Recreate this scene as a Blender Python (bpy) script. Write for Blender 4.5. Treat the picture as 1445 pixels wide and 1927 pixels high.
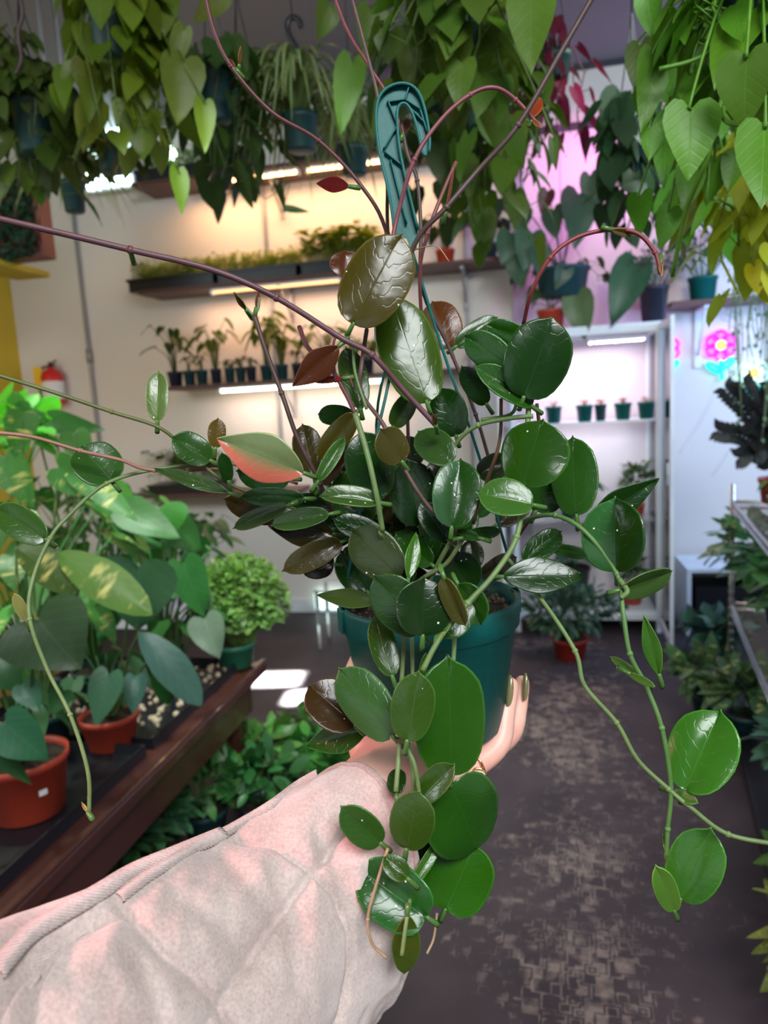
import bpy, math, random
from mathutils import Vector, Matrix, noise
R = random.Random(7)
V = Vector
for o in list(bpy.data.objects): bpy.data.objects.remove(o)
SC = bpy.context.scene
COL = SC.collection
# ------------------------------------------------------------------ camera
FPX, CX, CY, EYE = 1357.0, 722.5, 963.5, V((0, 0, 1.45))
_d = V((518, 9240, FPX)).normalized()
_y = V((278, -215, FPX)); _y = (_y - _d * _y.dot(_d)).normalized()
_z = -_d; _x = _y.cross(_z)
M3 = Matrix((_x, _y, _z))
cam_d = bpy.data.cameras.new('camera'); cam = bpy.data.objects.new('camera', cam_d); COL.objects.link(cam)
rt, up, bk = M3 @ V((1, 0, 0)), M3 @ V((0, -1, 0)), M3 @ V((0, 0, -1))
cam.matrix_world = Matrix(((rt.x, up.x, bk.x, EYE.x), (rt.y, up.y, bk.y, EYE.y), (rt.z, up.z, bk.z, EYE.z), (0, 0, 0, 1)))
cam_d.sensor_fit = 'VERTICAL'; cam_d.sensor_height = 36; cam_d.sensor_width = 27
cam_d.lens = 36 * FPX / 1927; cam_d.clip_start = .02
cam_d.dof.use_dof = True; cam_d.dof.focus_distance = .52; cam_d.dof.aperture_fstop = 7.5
SC.camera = cam
VIEW = -bk
# ------------------------------------------------------------------ light
SC.view_settings.view_transform = 'Standard'; SC.view_settings.look = 'None'
SC.view_settings.gamma = 1; SC.view_settings.use_curve_mapping = False
SC.view_settings.exposure = 0.42
w = bpy.data.worlds.new('world'); SC.world = w; w.use_nodes = True
w.node_tree.nodes['Background'].inputs[0].default_value = (.62, .74, .9, 1)
w.node_tree.nodes['Background'].inputs[1].default_value = .2
def lamp(name, kind, loc, target, power, color, size=1, sizey=None, **k):
    l = bpy.data.lights.new(name, kind); l.energy = power; l.color = color
    if kind == 'AREA':
        l.size = size
        if sizey: l.shape = 'RECTANGLE'; l.size_y = sizey
    elif kind != 'SUN': l.shadow_soft_size = size
    for a, b in k.items(): setattr(l, a, b)
    o = bpy.data.objects.new(name, l); COL.objects.link(o); o.location = loc
    o.rotation_euler = (V(target) - V(loc)).to_track_quat('-Z', 'Y').to_euler(); return o
lamp('shopfront_daylight', 'AREA', (.9, -1.3, 3.2), (-.05, .7, 1.1), 132, (.95, .98, 1.0), 1.7, 1.1)
lamp('shopfront_low_daylight', 'AREA', (-.8, -2.2, 1.4), (-.2, 2.5, 1.0), 7, (.88, .95, 1.0), 2.2, 1.2)
lamp('left_side_fill', 'AREA', (-3.5, .2, 2.4), (-1.4, 2.0, .8), 40, (.85, .97, 1.0), 1.2, 1.2)  # unseen fill from the left side, no window there
lamp('pink_grow_light', 'SPOT', (-.85, -.15, 1.75), (-.38, .18, 1.1), 75, (1, .30, .34), .10, spot_size=.85, spot_blend=1)
lamp('magenta_wall_grow_light', 'AREA', (.42, 4.45, 3.0), (.5, 4.85, 2.3), 5, (1, .18, .75), .5, .2)
lamp('blue_white_wall_light', 'AREA', (2.0, 3.6, 1.9), (1.15, 4.85, 1.5), 27, (.34, .56, 1), .9, .5)
lamp('right_plant_fill', 'SPOT', (.85, .75, 2.75), (.5, 1.05, 1.75), 15, (.93, 1, .8), .08, spot_size=1.3, spot_blend=1)  # added spot that brightens the lime leaves at upper right
lamp('left_plant_fill', 'SPOT', (-1.9, 1.9, 2.9), (-1.5, 1.9, .8), 130, (.9, 1, .85), .1, spot_size=1.3, spot_blend=1)  # unseen spot added to brighten the left table plants
lamp('floor_plant_fill', 'SPOT', (-.6, 1.2, 2.6), (-.75, 2.6, .1), 210, (.85, 1, .9), .1, spot_size=.9, spot_blend=1)  # unseen spot added to lift the dark floor plants
lamp('canopy_light', 'AREA', (-.7, .9, 1.3), (-.8, 1.9, 2.5), 2.2, (1, .95, .7), .8, .6)
lamp('rack_fill', 'AREA', (.7, 2.3, 2.6), (1.0, 3.4, .5), 12, (.85, 1, .95), .7, .4)  # unseen area lamp added to brighten plants around the rack
lamp('warm_wall_fill', 'SPOT', (-2.9, 3.3, 1.5), (-3.2, 4.87, 1.75), 10, (1, .62, .36), .1, spot_size=1.6, spot_blend=1)  # unseen spot added to warm the left part of the wall
# ------------------------------------------------------------------ pixel helpers (real distances)
def ray(px, py): return M3 @ V(((px - CX) / FPX, (py - CY) / FPX, 1))
def P(px, py, d): return EYE + ray(px, py) * d
def W(px, py, Y):
    r = ray(px, py); return EYE + r * (Y / r.y)
def F(px, py, z=0.0):
    r = ray(px, py); return EYE + r * ((z - EYE.z) / r.z)
def depth(p): return (V(p) - EYE).dot(VIEW)
def proj(p):
    q = M3.transposed() @ (V(p) - EYE); return (CX + FPX * q.x / q.z, CY + FPX * q.y / q.z)
# ------------------------------------------------------------------ objects
def tag(o, label=None, cat=None, group=None, kind=None):
    if label: o['label'] = label
    if cat: o['category'] = cat
    if group: o['group'] = group
    if kind: o['kind'] = kind
    return o
def thing(name, loc, label, cat, group=None):
    o = bpy.data.objects.new(name, None); o.empty_display_size = .05; COL.objects.link(o); o.location = loc
    return tag(o, label, cat, group)
def wloc(o):
    l = V((0, 0, 0))
    while o: l += V(o.location); o = o.parent
    return l
def lerp(a, b, t): return a + (b - a) * t
def crom(pts, n):
    pts = [V(p) for p in pts]
    if len(pts) < 3: return [pts[0].lerp(pts[-1], i / n) for i in range(n + 1)]
    out = []
    q = [pts[0] * 2 - pts[1]] + pts + [pts[-1] * 2 - pts[-2]]
    seg = len(pts) - 1
    for i in range(n + 1):
        t = i / n * seg; k = min(int(t), seg - 1); u = t - k
        a, b, c, d = q[k], q[k + 1], q[k + 2], q[k + 3]
        out.append(.5 * ((2 * b) + (c - a) * u + (2 * a - 5 * b + 4 * c - d) * u * u + (3 * b - a - 3 * c + d) * u ** 3))
    return out
def shape(kind):
    S = {'heart': ([(0, 0), (.16, -.13), (.34, -.12), (.48, .06), (.47, .3), (.36, .55), (.18, .8), (.06, .93), (0, 1)]),
         'hoya': ([(0, 0), (.2, .02), (.38, .13), (.49, .35), (.5, .56), (.43, .76), (.25, .895), (.10, .945), (.03, .972), (0, 1)]),
         'oval': ([(0, 0), (.12, .03), (.3, .14), (.45, .33), (.5, .5), (.44, .7), (.28, .88), (.09, .97), (0, 1)]),
         'lance': ([(0, 0), (.14, .05), (.32, .17), (.46, .33), (.5, .45), (.42, .62), (.25, .8), (.08, .95), (0, 1)]),
         'round': ([(0, 0), (.25, .0), (.42, .12), (.5, .35), (.5, .6), (.4, .82), (.22, .96), (.08, .995), (0, 1)])}[kind]
    return S
_sh = {}
def outline(kind, n):
    if (kind, n) not in _sh:
        c = crom([V((a, b, 0)) for a, b in shape(kind)], n)
        _sh[(kind, n)] = [(max(0, p.x), p.y) for p in c]
    return _sh[(kind, n)]
class MB:
    def __init__(s): s.v = []; s.f = []; s.uv = []; s.c = []
    def add(s, vs, fs, uvs=None, col=(1, 1, 1)):
        o = len(s.v); s.v += [V(x) for x in vs]
        s.uv += uvs if uvs else [(.25, .5)] * len(vs)
        s.c += col if isinstance(col, list) else [col] * len(vs)
        s.f += [tuple(i + o for i in f) for f in fs]
    def box(s, lo, hi, col=(1, 1, 1), rot=None, c=None):
        x0, y0, z0 = lo; x1, y1, z1 = hi
        vs = [V((x, y, z)) for x in (x0, x1) for y in (y0, y1) for z in (z0, z1)]
        if rot: m = Matrix.Rotation(rot, 3, 'Z'); cc = V(c) if c else (V(lo) + V(hi)) / 2; vs = [m @ (p - cc) + cc for p in vs]
        s.add(vs, [(0, 1, 3, 2), (4, 6, 7, 5), (0, 4, 5, 1), (2, 3, 7, 6), (0, 2, 6, 4), (1, 5, 7, 3)], None, col)
    def tube(s, pts, r, n=None, k=8, col=(1, 1, 1), smooth=True, cap=True, flat=None):
        if n is None: n = max(1, (len(pts) - 1) * 5)
        c = crom(pts, n) if smooth and len(pts) > 2 else ([V(p) for p in pts] if len(pts) > 2 else crom(pts, 1))
        m = len(c)
        rs = r if isinstance(r, (list, tuple)) else [r, r]
        t = (c[1] - c[0]).normalized(); a = t.orthogonal().normalized()
        vs = []; fs = []; uv = []; L = 0
        for i in range(m):
            t = (c[min(i + 1, m - 1)] - c[max(i - 1, 0)])
            if t.length < 1e-9: t = V((0, 0, 1))
            t.normalize(); a = (a - t * a.dot(t))
            if a.length < 1e-6: a = t.orthogonal()
            a.normalize(); b = t.cross(a)
            u = i / max(1, m - 1) * (len(rs) - 1); q = min(int(u), len(rs) - 2); rr = lerp(rs[q], rs[q + 1], u - q)
            for j in range(k):
                g = 2 * math.pi * j / k; vs.append(c[i] + (a * math.cos(g) + b * math.sin(g)) * rr); uv.append((j / k, i / m))
        for i in range(m - 1):
            for j in range(k):
                fs.append((i * k + j, i * k + (j + 1) % k, (i + 1) * k + (j + 1) % k, (i + 1) * k + j))
        if cap: fs.append(tuple(range(k))[::-1]); fs.append(tuple((m - 1) * k + j for j in range(k)))
        s.add(vs, fs, uv, col)
    def lathe(s, c, prof, k=28, col=(1, 1, 1), axis=V((0, 0, 1)), closed=False):
        c = V(c); axis = V(axis).normalized(); a = axis.orthogonal().normalized(); b = axis.cross(a)
        vs = []; fs = []
        for r, z in prof:
            for j in range(k):
                g = 2 * math.pi * j / k; vs.append(c + axis * z + (a * math.cos(g) + b * math.sin(g)) * max(r, 1e-5))
        m = len(prof)
        for i in range(m - 1):
            for j in range(k): fs.append((i * k + j, i * k + (j + 1) % k, (i + 1) * k + (j + 1) % k, (i + 1) * k + j))
        s.add(vs, fs, None, col)
    def ball(s, c, r, col=(1, 1, 1), k=10):
        r = V((r, r, r)) if not isinstance(r, V) else r
        vs = []; fs = []; h = k // 2
        for i in range(h + 1):
            a = math.pi * i / h
            for j in range(k):
                g = 2 * math.pi * j / k
                vs.append(V(c) + V((r.x * math.sin(a) * math.cos(g), r.y * math.sin(a) * math.sin(g), r.z * math.cos(a))))
        for i in range(h):
            for j in range(k): fs.append((i * k + j, (i + 1) * k + j, (i + 1) * k + (j + 1) % k, i * k + (j + 1) % k))
        s.add(vs, fs, None, col)
    def leaf(s, base, axis, nrm, L, Wd, kind='heart', fold=.15, curl=.15, col=(1, 1, 1), col2=None, n=8, wav=.03, cup=0., cross=2, rim=False):
        axis = V(axis).normalized(); nrm = V(nrm); nrm = nrm - axis * nrm.dot(axis)
        if nrm.length < 1e-5: nrm = axis.orthogonal()
        nrm.normalize(); side = axis.cross(nrm)
        ol = outline(kind, n); ph = R.random() * 6
        vs = []; uv = []; cs = []; fs = []
        K = cross; row = 2 * K + 1
        for i, (ox, oy) in enumerate(ol):
            my = i / n
            for j in range(-K, K + 1):
                q = j / K
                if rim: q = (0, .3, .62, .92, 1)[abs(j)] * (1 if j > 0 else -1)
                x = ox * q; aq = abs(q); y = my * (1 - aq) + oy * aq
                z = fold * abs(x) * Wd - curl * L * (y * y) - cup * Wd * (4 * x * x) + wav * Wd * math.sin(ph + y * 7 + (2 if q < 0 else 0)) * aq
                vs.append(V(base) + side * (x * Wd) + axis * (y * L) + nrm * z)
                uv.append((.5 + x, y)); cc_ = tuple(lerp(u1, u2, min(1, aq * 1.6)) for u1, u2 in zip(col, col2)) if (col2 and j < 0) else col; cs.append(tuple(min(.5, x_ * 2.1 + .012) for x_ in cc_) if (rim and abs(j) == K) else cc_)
        for i in range(n):
            for j in range(row - 1):
                a = i * row + j; fs.append((a, a + 1, a + row + 1, a + row))
        s.add(vs, fs, uv, cs)
    def build(s, name, mat, parent=None, smooth=True, mods=None):
        if name in ('foliage', 'stems', 'stalks', 'seedlings', 'leaf_stalk', 'vines'):
            for p in s.v:
                if p.y > YB - .008: p.y = max(YB - .3, 2 * (YB - .008) - p.y)
        me = bpy.data.meshes.new(name); off = wloc(parent) if parent else V((0, 0, 0))
        me.from_pydata([tuple(p - off) for p in s.v], [], s.f)
        ul = me.uv_layers.new(name='uv'); ca = me.color_attributes.new('tint', 'FLOAT_COLOR', 'POINT')
        for li, l in enumerate(me.loops): ul.data[li].uv = s.uv[l.vertex_index]
        flat = []
        for c in s.c: flat += [c[0], c[1], c[2], 1]
        ca.data.foreach_set('color', flat)
        if smooth: me.polygons.foreach_set('use_smooth', [True] * len(me.polygons))
        me.materials.append(mat); me.update()
        o = bpy.data.objects.new(name, me); COL.objects.link(o)
        if parent: o.parent = parent
        return o
def solid(o, t, off=0):
    m = o.modifiers.new('solid', 'SOLIDIFY'); m.thickness = t; m.offset = off; return o
def bevel(o, wdt, seg=2):
    m = o.modifiers.new('bevel', 'BEVEL'); m.width = wdt; m.segments = seg; m.limit_method = 'ANGLE'; return o
def struct(name, mb, m, smooth=False): return tag(mb.build(name, m, None, smooth), kind='structure')
# ------------------------------------------------------------------ materials
def newmat(name):
    m = bpy.data.materials.new(name); m.use_nodes = True; nt = m.node_tree
    return m, nt, nt.nodes['Principled BSDF'], lambda t: nt.nodes.new('ShaderNode' + t), nt.links.new
def mat(name, col, rough=.5, metal=0, nscale=6, namt=.12, bump=.0, bscale=40, spec=.5, trans=0, emit=None, es=0, alpha=1, coat=0):
    m, nt, b, N, K = newmat(name)
    b.inputs['Roughness'].default_value = rough; b.inputs['Metallic'].default_value = metal
    b.inputs['Specular IOR Level'].default_value = spec; b.inputs['Transmission Weight'].default_value = trans
    b.inputs['Alpha'].default_value = alpha; b.inputs['Coat Weight'].default_value = coat
    tc = N('TexCoord'); n = N('TexNoise'); n.inputs['Scale'].default_value = nscale; n.inputs['Detail'].default_value = 4
    K(tc.outputs['Object'], n.inputs['Vector'])
    mx = N('MixRGB'); mx.inputs[1].default_value = (*[c * (1 - namt) for c in col], 1); mx.inputs[2].default_value = (*[min(1, c * (1 + namt)) for c in col], 1)
    K(n.outputs['Fac'], mx.inputs[0]); K(mx.outputs[0], b.inputs['Base Color'])
    if bump:
        n2 = N('TexNoise'); n2.inputs['Scale'].default_value = bscale; K(tc.outputs['Object'], n2.inputs['Vector'])
        bp = N('Bump'); bp.inputs['Strength'].default_value = bump; bp.inputs['Distance'].default_value = .01
        K(n2.outputs['Fac'], bp.inputs['Height']); K(bp.outputs[0], b.inputs['Normal'])
    if emit: b.inputs['Emission Color'].default_value = (*emit, 1); b.inputs['Emission Strength'].default_value = es
    return m
def leafmat(name, rough=.35, veins=10, vein_amt=.35, transl=.3, blush=0, bump=.25, spec=.5, varieg=0, speck=0, irregular=0):
    m, nt, b, N, K = newmat(name)
    out = nt.nodes['Material Output']
    at = N('VertexColor'); at.layer_name = 'tint'
    uv = N('UVMap'); uv.uv_map = 'uv'; sep = N('SeparateXYZ'); K(uv.outputs[0], sep.inputs[0])
    def mth(op, a, c=None, d=None):
        x = N('Math'); x.operation = op
        for i, q in enumerate((a, c, d)):
            if q is None: continue
            if isinstance(q, (int, float)): x.inputs[i].default_value = q
            else: K(q, x.inputs[i])
        return x.outputs[0]
    au = mth('ABSOLUTE', mth('SUBTRACT', sep.outputs[0], .5))
    mid = mth('SUBTRACT', 1.0, mth('SMOOTH_MIN', mth('MULTIPLY', au, 60.0), 1.0, .2))
    wn = N('TexNoise'); wn.inputs['Scale'].default_value = 5; wtc = N('TexCoord'); K(uv.outputs[0], wn.inputs['Vector'])
    vv_ = mth('ADD', sep.outputs[1], mth('MULTIPLY', wn.outputs['Fac'], .35 if irregular else .05))
    ph = mth('MULTIPLY', mth('SUBTRACT', vv_, mth('MULTIPLY', au, .75)), veins * 6.283)
    sv = mth('POWER', mth('ABSOLUTE', mth('SINE', mth('MULTIPLY', ph, .5))), 24.0 if not irregular else 50.0)
    vn = mth('MAXIMUM', mid, mth('MULTIPLY', sv, .45))
    tc = N('TexCoord'); n = N('TexNoise'); n.inputs['Scale'].default_value = 14; n.inputs['Detail'].default_value = 3
    K(tc.outputs['Object'], n.inputs['Vector'])
    hs = N('HueSaturation'); K(at.outputs['Color'], hs.inputs['Color'])
    K(mth('ADD', .75, mth('MULTIPLY', n.outputs['Fac'], .5)), hs.inputs['Value'])
    c = hs.outputs[0]
    if varieg:
        n3 = N('TexNoise'); n3.inputs['Scale'].default_value = 2.4; mp = N('Mapping'); mp.inputs['Rotation'].default_value = (0, 0, .6); mp.inputs['Scale'].default_value = (.5, 3.0, 1)
        K(uv.outputs[0], mp.inputs[0]); K(mp.outputs[0], n3.inputs['Vector'])
        rp = N('ValToRGB'); rp.color_ramp.elements[0].position = .55; rp.color_ramp.elements[1].position = .68; K(n3.outputs['Fac'], rp.inputs[0])
        vx = N('MixRGB'); vx.inputs[2].default_value = (.55, .5, .16, 1); K(c, vx.inputs[1]); K(mth('MULTIPLY', rp.outputs[0], varieg), vx.inputs[0]); c = vx.outputs[0]
    lg = N('MixRGB'); lg.blend_type = 'MIX'; K(mth('MULTIPLY', vn, vein_amt), lg.inputs[0]); K(c, lg.inputs[1])
    br = N('HueSaturation'); br.inputs['Value'].default_value = 2.3; br.inputs['Saturation'].default_value = .8; K(c, br.inputs['Color']); K(br.outputs[0], lg.inputs[2])
    c = lg.outputs[0]
    if speck:
        vo = N('TexVoronoi'); vo.inputs['Scale'].default_value = 110; K(tc.outputs['Object'], vo.inputs['Vector'])
        n4 = N('TexNoise'); n4.inputs['Scale'].default_value = 30; K(tc.outputs['Object'], n4.inputs['Vector'])
        s1 = mth('MULTIPLY', mth('LESS_THAN', vo.outputs['Distance'], .075), mth('GREATER_THAN', n4.outputs['Fac'], .56))
        sx = N('MixRGB'); sx.inputs[2].default_value = (.6, .7, .55, 1); K(s1, sx.inputs[0]); K(c, sx.inputs[1]); c = sx.outputs[0]
    K(c, b.inputs['Base Color'])
    b.inputs['Roughness'].default_value = rough; b.inputs['Specular IOR Level'].default_value = spec
    n5 = N('TexNoise'); n5.inputs['Scale'].default_value = 60; K(tc.outputs['Object'], n5.inputs['Vector'])
    h = mth('ADD', mth('MULTIPLY', vn, -.3 if irregular else -.8), mth('MULTIPLY', n5.outputs['Fac'], 1.2))
    bp = N('Bump'); bp.inputs['Strength'].default_value = bump; bp.inputs['Distance'].default_value = .0015; K(h, bp.inputs['Height']); K(bp.outputs[0], b.inputs['Normal'])
    tr = N('BsdfTranslucent'); h2 = N('HueSaturation'); h2.inputs['Value'].default_value = 1.9; h2.inputs['Saturation'].default_value = 1.1; K(c, h2.inputs['Color']); K(h2.outputs[0], tr.inputs[0])
    ms = N('MixShader'); ms.inputs[0].default_value = transl; K(b.outputs[0], ms.inputs[1]); K(tr.outputs[0], ms.inputs[2]); K(ms.outputs[0], out.inputs['Surface'])
    return m
def tintmat(name, rough=.5, bump=.2, spec=.4):
    m, nt, b, N, K = newmat(name)
    at = N('VertexColor'); at.layer_name = 'tint'; tc = N('TexCoord'); n = N('TexNoise'); n.inputs['Scale'].default_value = 90
    K(tc.outputs['Object'], n.inputs['Vector']); hs = N('HueSaturation'); K(at.outputs['Color'], hs.inputs['Color'])
    mr = N('MapRange'); mr.inputs['To Min'].default_value = .65; mr.inputs['To Max'].default_value = 1.35; K(n.outputs['Fac'], mr.inputs['Value']); K(mr.outputs[0], hs.inputs['Value'])
    K(hs.outputs[0], b.inputs['Base Color']); b.inputs['Roughness'].default_value = rough; b.inputs['Specular IOR Level'].default_value = spec
    bp = N('Bump'); bp.inputs['Strength'].default_value = bump; bp.inputs['Distance'].default_value = .001; K(n.outputs['Fac'], bp.inputs['Height']); K(bp.outputs[0], b.inputs['Normal'])
    return m
M = dict(
    hoya=leafmat('hoya_leaf', .21, 6, .10, .07, speck=1, bump=.26, spec=.34, irregular=1), leaf=leafmat('leaf', .45, 6, .12, .2, spec=.28),
    thin=leafmat('thin_leaf', .45, 6, .15, .4), big=leafmat('big_leaf', .4, 6, .2, .12, spec=.35), varieg=leafmat('variegated_leaf', .42, 7, .15, .15, varieg=.8, spec=.3),
    stripe=leafmat('striped_leaf', .4, 2, .9, .3), stem=tintmat('stem'), teal=mat('teal_plastic', (.002, .088, .08), .5, spec=.3, nscale=3, namt=.1, bump=.04, bscale=200),
    dteal=mat('dark_teal_plastic', (.008, .045, .05), .5), green_pot=mat('green_plastic', (.02, .14, .08), .45),
    black=mat('black_plastic', (.008, .009, .013), .38), navy=mat('navy_plastic', (.015, .02, .035), .45), terra=mat('red_terracotta_plastic', (.42, .045, .02), .5),
    red_pot=mat('dark_red_plastic', (.3, .02, .012), .45), soil=mat('soil', (.03, .018, .01), .95, nscale=60, namt=.7, bump=.9, bscale=150),
    white=mat('white_metal', (.72, .76, .82), .35), chrome=mat('chrome_wire', (.6, .6, .62), .22, 1), gold=mat('gold', (.8, .5, .22), .2, 1),
    stone=mat('pale_stone', (.85, .7, .66), .05, spec=.8, coat=1), sticker=mat('white_sticker', (.75, .75, .75), .6),
    red=mat('red_paint', (.6, .02, .02), .3), yellow_tag=mat('yellow_tag', (.8, .5, .03), .5), nail=mat('olive_nail', (.17, .15, .06), .15, coat=1),
    mahog=mat('mahogany', (.06, .018, .013), .3, nscale=4, namt=.3, coat=.3), shelfw=mat('dark_red_board', (.09, .032, .026), .5), pipe=mat('grey_conduit', (.3, .3, .32), .45, .3),
    fabric=None, clear=mat('acrylic', (.9, .95, .95), .08, trans=.9, spec=.5), pebble=mat('pebbles', (.5, .38, .27), .7, nscale=40, namt=.5))
def glassmat():
    m, nt, b, N, K = newmat('cabinet_glass'); out = nt.nodes['Material Output']
    g = N('BsdfGlossy'); g.inputs['Roughness'].default_value = .02; t = N('BsdfTransparent'); t.inputs[0].default_value = (.95, .98, .98, 1)
    lw = N('LayerWeight'); lw.inputs[0].default_value = .35; ms = N('MixShader'); K(lw.outputs['Fresnel'], ms.inputs[0]); K(t.outputs[0], ms.inputs[1]); K(g.outputs[0], ms.inputs[2]); K(ms.outputs[0], out.inputs['Surface']); return m
M['glass'] = glassmat()
def emitmat(name, col, s): return mat(name, col, .4, emit=col, es=s, namt=.02)
def skinmat():
    m, nt, b, N, K = newmat('skin'); b.inputs['Roughness'].default_value = .42
    tc = N('TexCoord'); n = N('TexNoise'); n.inputs['Scale'].default_value = 22; n.inputs['Detail'].default_value = 5; K(tc.outputs['Object'], n.inputs['Vector'])
    r = N('ValToRGB'); r.color_ramp.elements[0].position = .35; r.color_ramp.elements[0].color = (.72, .35, .29, 1); r.color_ramp.elements[1].position = .65; r.color_ramp.elements[1].color = (.80, .50, .40, 1)
    K(n.outputs['Fac'], r.inputs[0]); K(r.outputs[0], b.inputs['Base Color'])
    b.inputs['Subsurface Weight'].default_value = .25; b.inputs['Subsurface Radius'].default_value = (.012, .005, .003); b.inputs['Subsurface Scale'].default_value = .6
    n2 = N('TexNoise'); n2.inputs['Scale'].default_value = 260; K(tc.outputs['Object'], n2.inputs['Vector']); bp = N('Bump'); bp.inputs['Strength'].default_value = .15; bp.inputs['Distance'].default_value = .001
    K(n2.outputs['Fac'], bp.inputs['Height']); K(bp.outputs[0], b.inputs['Normal']); return m
M['skin'] = skinmat()
def fabricmat(name, scale, rib):
    m, nt, b, N, K = newmat(name); b.inputs['Roughness'].default_value = .9; b.inputs['Sheen Weight'].default_value = .3
    uv = N('UVMap'); uv.uv_map = 'uv'; mp = N('Mapping'); mp.inputs['Rotation'].default_value = (0, 0, .35 if not rib else .9); K(uv.outputs[0], mp.inputs[0])
    wv = N('TexWave'); wv.inputs['Scale'].default_value = scale; wv.inputs['Distortion'].default_value = .6; wv.inputs['Detail'].default_value = 1; K(mp.outputs[0], wv.inputs['Vector'])
    tc = N('TexCoord'); n = N('TexNoise'); n.inputs['Scale'].default_value = 25; n.inputs['Detail'].default_value = 6; K(tc.outputs['Object'], n.inputs['Vector'])
    n2 = N('TexNoise'); n2.inputs['Scale'].default_value = 500; K(tc.outputs['Object'], n2.inputs['Vector'])
    r = N('ValToRGB'); r.color_ramp.elements[0].position = .3; r.color_ramp.elements[0].color = (.43, .335, .305, 1); r.color_ramp.elements[1].position = .7; r.color_ramp.elements[1].color = (.62, .505, .465, 1)
    K(n.outputs['Fac'], r.inputs[0])
    mx = N('MixRGB'); mx.blend_type = 'MULTIPLY'; mx.inputs[0].default_value = .3; K(r.outputs[0], mx.inputs[1]); K(wv.outputs['Color'], mx.inputs[2])
    m2 = N('MixRGB'); m2.blend_type = 'OVERLAY'; m2.inputs[0].default_value = .35; K(mx.outputs[0], m2.inputs[1]); K(n2.outputs['Fac'], m2.inputs[2]); K(m2.outputs[0], b.inputs['Base Color'])
    ad = N('Math'); ad.operation = 'ADD'; K(wv.outputs['Fac'], ad.inputs[0]); K(n2.outputs['Fac'], ad.inputs[1])
    bp = N('Bump'); bp.inputs['Strength'].default_value = .7 if rib else .35; bp.inputs['Distance'].default_value = .0012; K(ad.outputs[0], bp.inputs['Height']); K(bp.outputs[0], b.inputs['Normal']); return m
M['fabric'] = fabricmat('quilted_cotton', 110, False); M['binding'] = fabricmat('ribbed_binding', 9, True)
def floormat():
    m, nt, b, N, K = newmat('worn_painted_floor'); b.inputs['Roughness'].default_value = .62; b.inputs['Specular IOR Level'].default_value = .35
    tc = N('TexCoord'); mp = N('Mapping'); mp.inputs['Rotation'].default_value = (0, 0, .05); K(tc.outputs['Object'], mp.inputs[0])
    def mth(op, a, c):
        x = N('Math'); x.operation = op
        for i, q in enumerate((a, c)):
            if isinstance(q, (int, float)): x.inputs[i].default_value = q
            else: K(q, x.inputs[i])
        return x.outputs[0]
    n = N('TexNoise'); n.inputs['Scale'].default_value = 3.5; n.inputs['Detail'].default_value = 5; K(mp.outputs[0], n.inputs['Vector'])
    r = N('ValToRGB'); e = r.color_ramp.elements; e[0].position = .3; e[0].color = (.022, .018, .024, 1); e[1].position = .7; e[1].color = (.05, .036, .044, 1); K(n.outputs['Fac'], r.inputs[0])
    v = N('TexVoronoi'); v.distance = 'CHEBYCHEV'; v.feature = 'F1'; v.inputs['Scale'].default_value = 24; v.inputs['Randomness'].default_value = .9; K(mp.outputs[0], v.inputs['Vector'])
    sn = mth('SINE', mth('MULTIPLY', v.outputs['Distance'], 26.0), 0)
    n2 = N('TexNoise'); n2.inputs['Scale'].default_value = 22; n2.inputs['Detail'].default_value = 6; K(mp.outputs[0], n2.inputs['Vector'])
    mask = N('TexNoise'); mask.inputs['Scale'].default_value = 2.2; mask.inputs['Detail'].default_value = 4; K(mp.outputs[0], mask.inputs['Vector'])
    sx = N('SeparateXYZ'); K(tc.outputs['Object'], sx.inputs[0])
    # worn lane down the aisle
    lane = mth('SUBTRACT', 1.0, mth('MULTIPLY', mth('ABSOLUTE', mth('SUBTRACT', sx.outputs[0], .12), 0), 2.1))
    s = mth('ADD', mth('MULTIPLY', sn, .15), mth('ADD', mth('MULTIPLY', n2.outputs['Fac'], 1.0), mth('ADD', mth('MULTIPLY', mask.outputs['Fac'], 1.1), mth('MULTIPLY', lane, .42))))
    rr = N('ValToRGB'); q = rr.color_ramp.elements; q[0].position = .0; q[1].position = 1.0
    mrg = N('MapRange'); mrg.inputs['From Min'].default_value = 1.38; mrg.inputs['From Max'].default_value = 1.66; K(s, mrg.inputs['Value'])
    mx = N('MixRGB'); mx.inputs[2].default_value = (.27, .21, .19, 1); K(mth('MULTIPLY', mrg.outputs[0], .62), mx.inputs[0]); K(r.outputs[0], mx.inputs[1]); K(mx.outputs[0], b.inputs['Base Color'])
    bp = N('Bump'); bp.inputs['Strength'].default_value = .3; bp.inputs['Distance'].default_value = .004; K(n2.outputs['Fac'], bp.inputs['Height']); K(bp.outputs[0], b.inputs['Normal']); return m
M['floor'] = floormat()
M['wall'] = mat('painted_wall', (.70, .66, .63), .75, nscale=1.5, namt=.04, bump=.06, bscale=30)
M['yellow'] = mat('yellow_wall', (.55, .42, .03), .7, nscale=2, namt=.2)
M['ceil'] = mat('grey_ceiling', (.21, .2, .22), .8, nscale=2, namt=.08)
M['seam'] = mat('dark_seam', (.03, .03, .04), .6)
# tints
DG = (.009, .055, .008); G = (.016, .10, .008); LG = (.05, .19, .022); OL = (.075, .068, .012); BR = (.075, .03, .018); RD = (.12, .012, .018); SG = (.025, .115, .022)
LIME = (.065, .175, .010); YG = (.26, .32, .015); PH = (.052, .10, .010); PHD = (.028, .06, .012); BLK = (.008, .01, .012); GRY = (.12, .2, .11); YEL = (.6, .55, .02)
GREENFIX = 1
def jit(c, a=.25):
    k = 1 + R.uniform(-a, a); return tuple(max(0, x * k * (1 + R.uniform(-.12, .12))) for x in c)
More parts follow.
